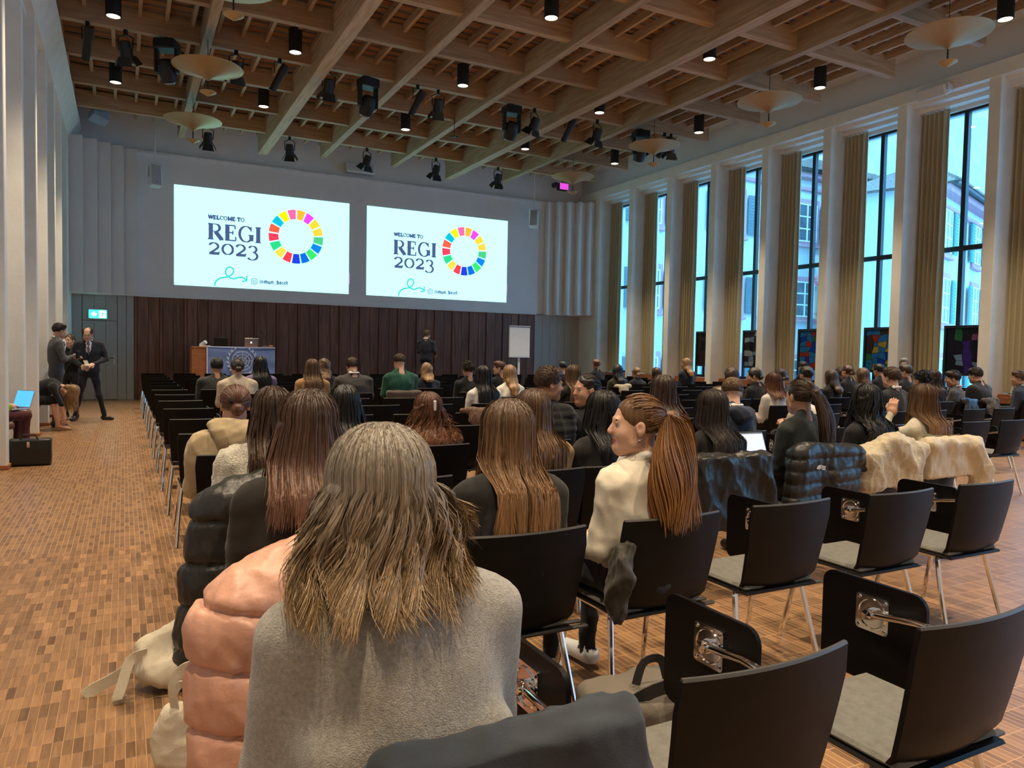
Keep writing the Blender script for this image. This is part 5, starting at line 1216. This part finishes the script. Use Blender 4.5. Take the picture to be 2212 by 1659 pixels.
sit(5, 11.58, 1.29, 'boy in the grey suit', 'boy in grey suit in profile with dark fringe', (0.065, 0.065, 0.070), ('short', 'dkbrown'), None, female=False, w=0.172, rz=14, hyaw=26, hpitch=-6, face=True, near=1, collar=True)
sit(5, 13.35, 1.29, 'boy in the navy suit', 'boy in navy suit in profile with light brown hair, near the window bench', (0.03, 0.036, 0.055), ('short', 'ltbrown'), None, female=False, w=0.172, rz=14, hyaw=22, face=True, near=1, collar=True)
sit(6, 8.00, 1.285, 'woman with wavy brown hair', 'woman in black with long wavy brown hair beside the dark updo', BLK, ('long', 'brown'), dict(length=.30, width=.11, wave=1), w=0.167)
sit(6, 8.52, 1.285, 'woman with the dark messy updo', 'woman in black in profile with dark messy updo', BLK, ('updo', 'dkbrown'), None, w=0.167, hyaw=45, face=True, hpitch=-8)
sit(6, 9.02, 1.265, 'woman with the loose dark hair knot', 'woman in dark grey with loosely knotted dark hair', CHA, ('updo', 'dkbrown'), None, w=0.167)
sit(6, 3.93, 1.275, 'woman in the white blazer', 'woman in white blazer with long wavy black hair', (0.70, 0.68, 0.66), ('long', 'black'), dict(length=.36, width=.11, wave=1), w=0.172, near=1)
sit(6, 5.23, 1.295, 'woman with long light brown hair', 'woman in black with very long straight light brown hair', BLK, ('long', 'ltbrown'), dict(length=.36, width=.10), w=0.167, near=1)
sit(6, 9.60, 1.30, 'person with thick dark brown hair', 'person in black jacket with thick dark brown hair', BLK, ('curlyshort', 'dkbrown'), None, w=0.177)
sit(6, 10.16, 1.265, 'woman with sleek brown hair', 'woman in black with sleek brown hair tucked forward', BLK, ('long', 'brown'), dict(length=.24, width=.10), w=0.167)
sit(6, 10.92, 1.295, 'woman with straight chestnut hair', 'woman in grey with long straight chestnut hair', CHA, ('long', 'ltbrown'), dict(length=.34, width=.10), w=0.167)
sit(6, 12.05, 1.36, 'man with brushed back brown hair', 'man in black with brushed back brown hair by the windows', BLK, ('short', 'brown'), None, female=False, w=0.186, hyaw=30)
sit(7, 12.05, 1.32, 'woman with dark red curls', 'woman in black with dark red pinned curls', BLK, ('updo', 'redbrown'), None, w=0.167)
sit(7, 12.95, 1.35, 'man with short black hair', 'man in dark suit with short black hair near the curtains', BLK, ('short', 'black'), None, female=False, w=0.186)
sit(7, 13.62, 1.475, 'grey haired man facing back', 'smiling grey haired man turned towards the rows behind him', CHA, ('short', 'gray'), None, female=False, w=0.186, rz=70, hyaw=55, face=True, skin='fair')
sit(7, 4.90, 1.265, 'woman with straight blond hair', 'woman in white top with straight blond hair', WHITE, ('long', 'blond'), dict(length=.30, width=.095), w=0.163)
sit(8, 1.36, 1.29, 'woman in the cream cable jumper', 'woman in cream cable knit jumper with low brown hair bun', surf('cream_cable_knit', (0.50, 0.42, 0.32), 0.95, noise=0.15, scale=60, bump=1.0, bscale=70), ('bun', 'dkbrown'), None, w=0.195, bulk=1.15, near=1)
sit(9, 1.84, 1.31, 'woman in the lilac blazer', 'woman in lilac blazer with long straight black hair', (0.16, 0.12, 0.24), ('long', 'black'), dict(length=.33, width=.115), w=.172, near=1)
sit(8, 2.36, 1.30, 'woman in the tan coat', 'woman in tan coat with straight ash brown hair', CAMEL, ('long', 'ltbrown'), dict(length=.28, width=.11), w=0.186, near=1)
sit(8, 2.95, 1.34, 'man in the charcoal suit', 'broad man in charcoal suit with thinning brown hair', (0.055, 0.050, 0.046), ('short', 'brown'), None, female=False, w=0.223, bulk=1.12, collar=True, hpitch=-18, near=1, skin='fair')
sit(8, 3.66, 1.39, 'man in the green shirt', 'man in dark green shirt with short brown hair', (0.018, 0.085, 0.055), ('fade', 'brown'), None, female=False, w=0.209, bulk=1.08, fold=.012, hpitch=-10, near=1, skin='fair')
sit(8, 4.78, 1.285, 'man with dark curls', 'man in black suit with dark curly hair', BLK, ('curlyshort', 'dkbrown'), None, female=False, w=0.186, near=1)
sit(8, 13.30, 1.26, 'woman with ash brown hair', 'woman in black with smooth ash brown hair by the last curtain', BLK, ('long', 'brown'), dict(length=.25, width=.10), w=0.163)
sit(9, 1.22, 1.275, 'man in the dark grey suit', 'man in dark grey suit with short black hair near the aisle', (0.030, 0.030, 0.030), ('short', 'black'), None, female=False, w=0.219, bulk=1.08, skin='olive', near=1)
sit(9, 2.80, 1.29, 'woman with wavy bob', 'woman in black with wavy brown bob', BLK, ('curly', 'ltbrown'), dict(length=.19, width=.11, wave=1), w=0.167)
sit(9, 4.53, 1.24, 'person with curly blond hair', 'person in black jacket with curly dark blond hair', NAVY, ('curly', 'blond'), dict(length=.17, width=.11, wave=1.2), w=0.177)
gl, hc, Rh = sit(9, 5.94, 1.285, 'young man with glasses', 'young man with glasses and auburn hair in profile', BLK, ('short', 'auburn'), None, female=False, w=0.177, hyaw=60, face=True, skin='fair')
MB().tube([tuple(hc + np.array(p) @ Rh.T) for p in ((-.078, .0, .006), (-.06, .098, .006), (-.012, .106, .004), (.012, .106, .004), (.06, .098, .006), (.078, .0, .006))], .004, 5).build('glasses', M_BLACKMETAL, gl, 40)
bl, hc, Rh = sit(9, 8.45, 1.255, 'woman with the long black hair', 'woman with long black hair and a cream scarf on her back', (0.03, 0.03, 0.02), ('long', 'black'), dict(length=.30, width=.11), w=0.167)
sit(9, 13.55, 1.36, 'man with dark hair by the bright glass', 'man in dark jacket with dark hair under the blue glass panel', BLK, ('short', 'dkbrown'), None, female=False, w=0.177)
sit(10, 9.80, 1.175, 'woman with braided hair', 'woman in black blazer with pinned blond braid', BLK, ('updo', 'blond'), None, w=0.172)
sit(10, 10.33, 1.175, 'woman with flat brown hair', 'woman in black with flat brown hair by the wooden bench', BLK, ('long', 'brown'), dict(length=.22, width=.09), w=0.163)
sit(10, 11.19, 1.39, 'woman with half up blond hair', 'woman in navy blazer with half tied dark blond hair', NAVY, ('long', 'blond'), dict(length=.26, width=.095), w=0.172, hyaw=30)
sit(12, 9.37, 1.245, 'man with cropped black hair', 'man in black suit with cropped black hair near the front', BLK, ('short', 'black'), None, female=False, w=0.186)
sit(12, 10.34, 1.30, 'person with ginger curls', 'person in black with ginger curls near the front', BLK, ('curlyshort', 'ginger'), None, w=0.172)

# --- chairs: one under each seated person, the others empty
occ = {}; used = set()
for (k, x, who) in SEATED: occ.setdefault(k, []).append((x, who))
CW = {0: 3, 1: 6, 2: 9, 3: 13, 4: 16}
EMPTY_X = {(0, 1): 1.185, (0, 2): 1.875, (1, 3): 2.57, (1, 4): 3.28, (1, 5): 3.97}
SHIFT = {(0, 0): .15, (1, 0): .045, (1, 2): 0.0}
for k in range(16):
    xs = []
    for (x, who) in occ.get(k, []):
        cx = x + SHIFT.get((k, round((x - .575) / .66)), 0.0)
        xs.append(cx); chair(cx, ROW(k), k, 'black plywood chair that the %s sits on' % who)
    for c in range(CW.get(k, 20)):
        cx = EMPTY_X.get((k, c), .575 + .66 * c)
        if k == 0 and c == 0: continue
        if cx > 13.75: continue
        if all(abs(cx - q) > .50 for q in xs):
            xs.append(cx); lab = None
            same = sorted((abs(q - cx), q, wh) for (q, wh) in occ.get(k, []) if abs(q - cx) < .95)
            if same: lab = 'empty black chair on the %s side of the %s' % ('aisle' if cx < same[0][1] else 'window', same[0][2])
            if lab is None or lab in used:
                for dk, wd in ((1, 'behind'), (-1, 'in front of')):
                    nb = sorted((abs(q - cx), wh) for (q, wh) in occ.get(k + dk, []) if abs(q - cx) < .4)
                    if nb and ('empty black chair directly %s the %s' % (wd, nb[0][1])) not in used: lab = 'empty black chair directly %s the %s' % (wd, nb[0][1]); break
            if lab in used: lab = None
            used.add(lab)
            chair(cx, ROW(k) + rng.uniform(-.02, .02), k, lab or 'empty black plywood audience chair with folded tablet arm', 'empty audience chairs')
# ================================================================ COATS, BAGS AND THE PEOPLE BY THE DOOR
def draped(name, cx, k, label, build, mat, vox=.014, fold=.010, ffreq=14, quilt=None, seed=3, cat='jacket'):
    s = Soft(); build(s); o = soft_obj(name, s, vox, mat, None, fold, ffreq, seed, 1, quilt); o.location = (cx, ROW(k), 0); tag(o, label, cat); return o
def over_back(s, w=.265, zb=.42, th=.045, out=0.0):
    s.box((0, -.035, (zb + .83) / 2), (w, th * .5, (.83 - zb) / 2), .022, 0, .03).cap((-w + .02, .0, .835), (w - .02, .0, .835), .034, None, 0, .03).box((0, .045, .70), (w * .94, .012, .13), .016, 0, .03)
def jk_slate(s):
    s.box((0, -.035, .55), (.225, .02, .26), .022, 0, .03).cap((-.235, -.005, .812), (.235, -.005, .815), .027, None, 0, .03).box((0, .04, .70), (.22, .008, .11), .014, 0, .03)
    s.cap((.235, -.02, .80), (.262, -.03, .62), .028, .040, 0, .04).cap((.26, -.035, .62), (.255, -.035, .28), .042, .05, 0, .05).cap((-.24, -.03, .75), (-.26, -.03, .3), .035, .045, 0, .05).cap((-.20, -.062, .70), (.19, -.062, .745), .010, None, 0, .012)
draped('slate_jacket', .575, 0, 'slate grey jacket hung over the chair of the woman in grey', jk_slate, cloth((0.036, 0.042, 0.050), rough=.95, sheen=.1), .009, .012, 24)
M_PINK = surf('salmon_pink_nylon', (0.62, 0.33, 0.23), 0.45, noise=0.06, scale=8, bump=0.2, bscale=50, spec=0.5)
M_PUFF = surf('black_nylon', (0.016, 0.015, 0.013), 0.40, noise=0.1, scale=8, bump=0.25, bscale=45, spec=0.5)
def jk_pink(s):
    s.cap((-.20, -.02, .80), (.10, -.02, .84), .055, .06, 0, .05).cap((.02, -.03, .845), (-.27, -.06, .72), .075, .10, 0, .06)
    s.cap((-.26, -.05, .66), (-.27, -.05, .25), .115, .105, 0, .08, 1.45).box((-.05, -.03, .5), (.16, .02, .30), .03, 0, .05).ell((-.27, -.05, .13), (.15, .10, .10), 0, .06)
draped('pink_puffer_jacket', .575, 1, 'salmon pink quilted puffer jacket hanging off a chair back into the aisle', jk_pink, M_PINK, .009, .008, 42, (lambda g: lambda V: g(V + np.stack([0 * V[:, 0], 0 * V[:, 0], .22 * (V[:, 0] + .27) + .35 * (V[:, 0] + .27) ** 2], 1)))(grooves((.19, .37, .55, .72), .016, .008, .012, .0055)))
def jk_blackpuff(s):
    s.cap((-.18, -.02, .81), (.10, -.02, .84), .055, .06, 0, .05).cap((.0, -.03, .845), (-.24, -.05, .76), .08, .09, 0, .06)
    s.cap((-.25, -.05, .72), (-.30, -.05, .20), .10, .105, 0, .08, 1.35).box((-.05, -.03, .52), (.16, .02, .30), .03, 0, .05).ell((-.30, -.05, .12), (.13, .09, .08), 0, .05)
draped('black_puffer_jacket', .62, 2, 'black quilted puffer jacket hanging off a chair back into the aisle', jk_blackpuff, M_PUFF, .010, .008, 40, grooves((.18, .36, .54, .72), .012, .010, .014))
def jk_olive(s):
    s.ell((-.25, .0, .62), (.042, .075, .10), 0, .03).ell((-.255, .02, .52), (.045, .075, .085), 0, .03).cap((-.22, .0, .72), (-.26, .0, .6), .035, .05, 0, .04)
draped('olive_jacket', 1.90, 1, 'olive black jacket bundled at the side of the white shirted woman', jk_olive, cloth((0.035, 0.030, 0.022), rough=.5), .010, .016, 52)
def jk_black(s): over_back(s, .27, .40, .07); s.cap((.25, -.03, .8), (.29, -.05, .45), .06, .05, 0, .05).cap((-.25, -.03, .8), (-.29, -.03, .5), .05, .05, 0, .05)
draped('black_coat', 3.32, 2, 'black satin coat hung over a chair beside the branded puffer', jk_black, M_PUFF, .012, .013, 34)
def jk_tnf(s):
    over_back(s, .27, .46, .085); s.cap((-.22, -.05, .86), (.26, -.06, .80), .05, .06, 0, .05).cap((-.27, -.05, .80), (-.33, -.06, .42), .075, .07, 0, .05).cap((.27, -.03, .78), (.40, -.05, .70), .06, .04, 0, .05).ell((.08, -.08, .66), (.16, .06, .12), 0, .03)
bp_ = draped('black_puffer_jacket', 4.13, 2, 'black puffer jacket with small white chest logo hung over a chair', jk_tnf, M_PUFF, .011, .008, 40, grooves((.48, .56, .64, .72, .80), .006, .008, .008, .003), 8)
mb = MB()
for r_ in (.014, .022, .030): stroke(mb, arc(.0, 0, r_, r_, 90, 180, 6), .005, 0)
for i in range(3): mb.box(.004, .034, 0, .004, .004 + i * .010, .010 + i * .010)
lg = mb.build('white_logo', M_WHITEPLASTIC, bp_); lg.location = (-.18, -.150, .735); lg.rotation_euler = (R(-8), R(12), R(-8))
def jk_cream(s):
    over_back(s, .26, .56, .08); s.cap((-.30, -.05, .76), (-.05, -.06, .88), .07, .07, 0, .05).cap((-.05, -.07, .88), (.30, -.06, .80), .07, .065, 0, .05).cap((.02, -.09, .80), (.20, -.09, .72), .06, .06, 0, .05).cap((.12, -.08, .70), (.12, -.08, .40), .075, .06, 0, .05).cap((-.22, -.05, .74), (-.26, -.05, .60), .08, .09, 0, .05).cap((.30, -.04, .78), (.28, -.03, .5), .05, .04, 0, .04)
draped('cream_fleece_coat', 4.80, 2, 'cream fleece coat bunched over a chair back', jk_cream, surf('cream_fleece', (0.58, 0.49, 0.34), 0.95, noise=0.1, scale=40, bump=0.6, bscale=90, sheen=.4), .011, .016, 38)
def jk_cream2(s):
    over_back(s, .27, .60, .08); s.cap((-.27, -.05, .84), (.28, -.05, .82), .06, .065, 0, .05).cap((.24, -.06, .80), (.36, -.08, .62), .09, .085, 0, .05).cap((.34, -.08, .64), (.30, -.08, .42), .085, .075, 0, .04)
cc = draped('cream_puffer_coat', 5.45, 2, 'cream puffer coat with olive lining hung over a chair back', jk_cream2, surf('cream_nylon', (0.60, 0.50, 0.34), 0.6, noise=0.08, scale=20, bump=0.3, bscale=40), .011, .012, 40)
s = Soft(); s.cap((-.22, .0, .885), (.30, -.01, .865), .026, .022, 0, .03, 1.0); soft_obj('olive_lining', s, .010, cloth((0.13, 0.12, 0.06)), cc, .008, 30)
def jk_brown(s): over_back(s, .26, .52, .06)
draped('brown_jacket', 3.66, 8, 'brown jacket hung over the chair of the man in green', jk_brown, cloth((0.075, 0.055, 0.042)), .016, .012, 16)
def scarf(s): s.cap((-.16, -.01, .845), (.17, -.01, .845), .04, .045, 0, .04).ell((.0, -.05, .76), (.13, .03, .08), 0, .03)
draped('plaid_scarf', 3.215, 5, 'red and beige checked scarf lying over a chair back', scarf, surf('checked_wool', (0.16, 0.09, 0.06), 0.95, noise=0.7, scale=70), .014, .010, 26, None, 3, 'scarf')
draped('cream_scarf', 8.45, 9, 'cream scarf hanging over a chair back under long black hair', scarf, cloth((0.58, 0.50, 0.34)), .016, .010, 20, None, 5, 'scarf')
def sh_(s): s.cap((-.16, -.02, .835), (.19, -.02, .83), .05, .05, 0, .04).ell((.02, -.06, .70), (.20, .05, .12), 0, .04)
draped('black_quilted_jacket', 11.58, 5, 'dark quilted jacket bundled over the chair of the boy in grey', sh_, M_PUFF, .016, .012, 22)
draped('fur_trimmed_jacket', 12.15, 5, 'dark jacket with pale fur trim over the overcoat man chair', sh_, surf('mixed_fur', (0.10, 0.085, 0.07), 0.95, noise=0.9, scale=60, bump=1, bscale=120), .016, .014, 40)

# bags
M_CANVAS = surf('natural_canvas', (0.62, 0.55, 0.42), 0.9, noise=0.06, scale=20, bump=0.3, bscale=260)
t = empty('tote_bag', (.14, 3.42, 0)); tag(t, 'natural canvas tote bag slumped on the floor by the black puffer', 'bag')
s = Soft(); s.ell((.06, 0, .08), (.17, .12, .085), 0, .04).cap((-.05, .04, .15), (.12, .08, .25), .07, .05, 0, .06).cap((.10, .08, .24), (.12, .10, .30), .05, .02, 0, .03)
soft_obj('bag_body', s, .010, M_CANVAS, t, .010, 46, 2)
def strap(pts, name, parent, w=.028, mat=M_CANVAS):
    raw = [Vector(p) for p in pts]; pts = []
    for i in range(len(raw) - 1):
        p0, p1, p2, p3 = raw[max(0, i - 1)], raw[i], raw[i + 1], raw[min(len(raw) - 1, i + 2)]
        for u in (0, .25, .5, .75): pts.append(.5 * (2 * p1 + (p2 - p0) * u + (2 * p0 - 5 * p1 + 4 * p2 - p3) * u * u + (3 * p1 - p0 - 3 * p2 + p3) * u ** 3))
    pts.append(raw[-1])
    n = len(pts); vs = []; fs = []
    for i, p in enumerate(pts):
        p = Vector(p); q = Vector(pts[min(n - 1, i + 1)]) - Vector(pts[max(0, i - 1)]); sd = q.cross(Vector((0.3, 1, .15))).normalized() * w / 2; nn = q.cross(sd).normalized() * .002
        vs += [p - sd - nn, p + sd - nn, p + sd + nn, p - sd + nn]
    for i in range(n - 1):
        for k in range(4): k2 = (k + 1) % 4; fs.append((i * 4 + k, i * 4 + k2, i * 4 + 4 + k2, i * 4 + 4 + k))
    fs += [(3, 2, 1, 0), tuple((n - 1) * 4 + k for k in range(4))]
    return MB().add(vs, fs).build(name, mat, parent, 50)
strap([(-.06, -.02, .17), (-.12, -.05, .16), (-.15, -.08, .08), (-.17, -.10, .02), (-.14, -.08, .012)], 'strap', t, .04)
strap([(-.08, .04, .12), (-.17, .05, .06), (-.25, .04, .03), (-.29, .03, .008)], 'strap', t, .05)
t = empty('tote_bag', (.20, 2.72, 0)); tag(t, 'natural canvas tote bag standing upright beside the pink puffer', 'bag')
s = Soft(); s.cap((-.06, 0, .20), (.06, 0, .21), .035, .035, 0, .05).ell((0, .0, .11), (.135, .065, .11), 0, .05).ell((.02, .0, .05), (.14, .08, .055), 0, .04)
soft_obj('bag_body', s, .010, M_CANVAS, t, .009, 46, 6)
strap([(-.05, -.02, .22), (-.06, -.025, .31), (-.03, -.02, .36), (.02, -.02, .365), (.05, -.02, .31), (.05, -.02, .22)], 'strap', t, .026)
strap([(-.06, .03, .23), (-.03, .02, .29), (.03, -.045, .27), (.07, -.065, .20), (.10, -.06, .14)], 'strap', t, .026)
t = empty('backpack', (1.57, 1.98, 0)); tag(t, 'olive grey backpack with dark straps on the floor under the chairs', 'bag')
s = Soft(); s.box((0, 0, .16), (.17, .10, .13), .05, 0, .03).ell((.02, -.10, .12), (.13, .06, .09), 0, .03)
soft_obj('bag_body', s, .011, surf('olive_grey_canvas', (0.13, 0.11, 0.085), 0.85, noise=0.1, bump=0.3, bscale=200), t, .008, 44, 4)
strap([(-.20, -.08, .30), (-.05, -.10, .36), (.10, -.10, .355), (.22, -.06, .28)], 'strap', t, .05, surf('black_webbing', (0.02, 0.02, 0.02), 0.8))
strap([(-.16, -.14, .18), (0, -.185, .20), (.16, -.14, .19)], 'strap', t, .04, surf('black_webbing', (0.02, 0.02, 0.02), 0.8))
strap([(-.06, -.02, .35), (-.03, -.02, .42), (.04, -.02, .42), (.07, -.02, .35)], 'top_handle', t, .03, surf('black_webbing', (0.02, 0.02, 0.02), 0.8))
t = laptop('laptop', (4.22, 4.02, .635), R(-4), 'laptop with pale document on screen in the lap of the dark blazer row', M_ALU, emit('pale_document_screen', (0.55, 0.62, 0.85), 0.9), False, .33, .23, 112)

# speaker on stage
sp_, hc, Rh = person('speaker in navy suit standing on the stage, turned to the wall', 7.50, 19.75, 1.70, NAVY, NAVY, ('short', 'ltbrown'), 'fair', near=1, female=False, w=.205, bulk=1.05, rz=-38, hyaw=-18, collar=True, stand=dict(feet=((-.10, .16, -10), (.11, .14, 12))), arms={'r': ((.27, .14, 1.12), (.20, .42, 1.02))})
sp_.location.z = .32
# men and women by the door
M_PHONE = surf('phone_glass', (0.5, 0.45, 0.36), 0.2)
m2, hc, Rh = person('balding man in dark navy suit and tie looking at his phone', -.58, 16.35, 1.79, (0.013, 0.015, 0.024), (0.012, 0.014, 0.024), ('receding', 'dkbrown'), 'fair', near=1, face=True, female=False, w=.205, bulk=1.08, rz=178, hpitch=-22, hyaw=-8, collar=True, tie=(0.10, 0.08, 0.18),
    stand=dict(feet=((-.25, .14, -62), (.24, .12, 20))), arms={'l': ((-.29, .17, 1.17), (-.09, .40, 1.08)), 'r': ((.29, .17, 1.17), (.10, .38, 1.05))})
MB().tube([tuple(hc + np.array(p) @ Rh.T) for p in ((-.078, .0, .006), (-.06, .098, .006), (-.012, .106, .004), (.012, .106, .004), (.06, .098, .006), (.078, .0, .006))], .003, 5).build('glasses', M_BLACKMETAL, m2, 40)
ph = MB().rbox(-.037, .037, -.075, .075, -.004, .004, .003).build('mobile_phone', M_PHONE, None, None, (-.62, 15.85, 1.10)); ph.rotation_euler = (R(40), 0, R(20)); tag(ph, 'pale mobile phone in the hands of the balding man', 'phone')
m1, hc, Rh = person('tall man in grey suit with thick dark hair standing in profile', -1.19, 15.0, 1.80, (0.075, 0.075, 0.080), (0.075, 0.075, 0.080), ('short', 'dkbrown'), 'light', near=1, face=True, female=False, w=.20, bulk=1.06, rz=-72, hpitch=-6, hyaw=10, collar=True,
    stand=dict(feet=((-.09, .15, 0), (.10, .12, 8))), arms={'r': ((.27, .20, 1.18), (.05, .42, 1.24)), 'l': ((-.26, .20, 1.17), (-.02, .43, 1.22))})
cup = MB().lathe([(0, 0), (.032, 0), (.040, .13), (.036, .135), (0, .13)], 14).build('dark_cup', M_BLACKMETAL, None, 40, (-.71, 14.93, 1.20)); tag(cup, 'dark cup held by the tall man in grey', 'cup')
person('woman in black standing between the two suited men', -.86, 16.85, 1.63, BLK, BLK, ('bun', 'ltbrown'), 'fair', near=1, face=True, w=.175, rz=160, hyaw=-5, stand=dict(feet=((-.09, .15), (.09, .15))), arms={'l': ((-.23, .18, 1.02), (-.05, .36, 1.18)), 'r': ((.23, .18, 1.02), (.05, .34, 1.12))})
# brown shell chairs in the niches
M_BROWN = surf('brown_leather_shell', (0.16, 0.065, 0.035), 0.5)
def niche_chair(x, y, rz, label):
    t = empty('shell_chair', (x, y, 0), R(rz)); tag(t, label, 'chair')
    s = Soft(); s.box((0, 0, .43), (.22, .21, .015), .03, 0, .03).box((0, -.22, .63), (.21, .02, .17), .03, 0, .04).cap((-.23, -.20, .60), (-.22, .1, .58), .03, .025, 0, .03).cap((.23, -.20, .60), (.22, .1, .58), .03, .025, 0, .03)
    soft_obj('shell', s, .014, M_BROWN, t)
    for a in (-1, 1):
        for b in (-1, 1): MB().tube([(a * .17, b * .16, .43), (a * .21, b * .21, 0)], .013, 8).build('leg', M_CHROME, t, 40)
niche_chair(-1.52, 11.02, -60, 'brown leather shell chair in the niche with the blue laptop')
niche_chair(-1.45, 12.75, -90, 'brown leather shell chair in the niche before the bending woman')
niche_chair(-1.48, 14.55, -90, 'brown leather shell chair under the bending woman')
niche_chair(-1.50, 9.30, -90, 'brown leather shell chair under the black coat heap')
person('person in green top and maroon trousers with laptop in the wall niche', -1.68, 10.92, 1.24, (0.28, 0.42, 0.03), (0.085, 0.022, 0.022), ('short', 'brown'), 'fair', near=1, rz=-62, w=.185)
laptop('laptop', (-1.25, 11.18, .615), R(-50), 'laptop with bright blue screen on the lap in the niche', M_ALU, emit('blue_screen', (0.06, 0.33, 0.85), 1.1), False, .33, .23, 108)
t = empty('handbag', (-0.99, 10.45, 0)); tag(t, 'black leather bag standing at the foot of the wall pier', 'bag')
s = Soft(); s.box((0, 0, .16), (.19, .07, .13), .03, 0, .02); soft_obj('bag_body', s, .012, surf('black_leather', (0.012, 0.012, 0.012), 0.35), t, .005, 16)
MB().tube([(-.10, -.08, .30), (-.07, -.085, .37), (.05, -.085, .37), (.09, -.08, .30)], .009, 8).build('handle', M_BLACKMETAL, t, 40); MB().rbox(-.03, .0, -.112, -.10, .22, .29, .004).build('buckle', M_CHROME, t)
s = Soft(); s.ell((0, 0, .62), (.20, .22, .16), 0, .04).cap((.12, .05, .6), (.20, .05, .35), .09, .07, 0, .05).ell((-.1, 0, .78), (.15, .2, .1), 0, .04).box((0, 0, .47), (.2, .2, .02), .02, 0, .03)
o = soft_obj('black_coat', s, .014, M_PUFF, None, .016, 18); o.location = (-1.42, 9.32, 0); tag(o, 'black coat heaped on a niche chair at the aisle', 'jacket')

# woman bending to her shoes
def bending_woman():
    t = empty('person', (-1.50, 14.52, 0), R(-90)); tag(t, 'woman in black dress with long blond hair bending down to her beige heels', 'person')
    s = Soft()
    s.ell((0, .05, .56), (.18, .16, .13), TOP, .05).cap((0, .10, .62), (0, .42, .74), .135, .14, TOP, .06).cap((-.15, .46, .73), (.15, .46, .73), .075, None, TOP, .05)
    for q in (-1, 1):
        s.cap((q * .09, .08, .53), (q * .11, .46, .50), .09, .072, TOP, .03).cap((q * .11, .46, .48), (q * .10, .52, .12), .056, .038, SKN, .02)
        s.cap((q * .10, .51, .075), (q * .10, .69, .030), .034, .026, SHOE, .012).cap((q * .10, .49, .09), (q * .10, .485, .01), .016, .010, SHOE, .008)
        s.cap((q * .19, .47, .70), (q * .22, .58, .45), .050, .042, TOP, .03).cap((q * .22, .58, .45), (q * .13, .60, .22), .036, .028, SKN, .012)
    s.cap((0, .50, .74), (0, .60, .72), .050, .048, SKN, .03)
    V, Q, lab = s.mesh(.013); V = relax(V, Q, 1)
    Rh = rot3(-88, 0, 0); hc = np.array([0, .70, .655]); HVv, HQq, hl = head_mesh(.0085, True, True); HVw = HVv @ Rh.T + hc
    VV = [V, HVw]; QQ = [Q, HQq + len(V)]; LL = [lab[Q[:, 0]], hl[HQq[:, 0]]]; off = len(V) + len(HVw)
    for q in (-1, 1):
        v_, q_ = place_hand((q * .13, .60, .215), (-q * .2, .1, -1), (q, .3, 0), q < 0, .92); VV.append(v_); QQ.append(q_ + off); LL.append(np.full(len(q_), SKN)); off += len(v_)
    me = to_mesh('body', np.concatenate(VV), np.concatenate(QQ), [cloth(BLK), cloth(BLK), SKIN['fair'], surf('beige_heel_leather', (0.50, 0.27, 0.17), 0.4), M_DUM, M_LIP, M_EYE, M_IRIS, M_DUM], np.concatenate(LL))
    link('body', me, None, t)
    c0, c1 = [np.array(c) for c in HC['blond']]; s = Soft()
    s.ell(hc + np.array((0, -.016, .032)) @ Rh.T, (.088, .106, .095), 0, .02, Rh).ell(hc + np.array((0, .12, -.03)) @ Rh.T, (.07, .08, .1), 0, .01, Rh, '-')
    s.cap(hc + np.array([0, .06, .02]), hc + np.array([0, .06, -.22]), .075, .05, 0, .04, 1.3).cap(hc + np.array([0, -.05, .06]), hc + np.array([0, -.30, .10]), .05, .03, 0, .05, 1.2)
    V, Q, _ = s.mesh(.011); V = relax(V, Q); N = vnorm(V, Q); V = V + N * (.009 * wrinkle(V * np.array([1, 1, .4]), 60, 3, 2))[:, None]
    me = to_mesh('hair', V, Q, [M_HAIR]); set_col(me, c0 + (c1 - c0) * np.clip((hc[2] - V[:, 2] + .1) / .35, 0, 1)[:, None]); h = link('hair', me, None, t)
    rs = np.random.RandomState(4); n = 700; a = rs.uniform(0, 2 * PI, n); st = np.stack([.088 * np.cos(a), .10 * np.sin(a) + .01, rs.uniform(-.05, .05, n)], -1) + hc
    tt = np.linspace(0, 1, 9); P = st[:, None, :] + np.stack([.01 * np.sin(tt * 7)[None] * np.cos(a)[:, None], .012 * np.cos(tt * 6)[None] + 0 * a[:, None], -tt[None] * rs.uniform(.16, .34, (n, 1))], -1)
    o = tubes(P, np.full((n, 9), .0016), np.broadcast_to((c0 + (c1 - c0) * .6) * rs.uniform(.6, 1.5, (n, 1, 1)), (n, 9, 3)).copy(), 'hair_strands', h); o['kind'] = 'stuff'
bending_woman()
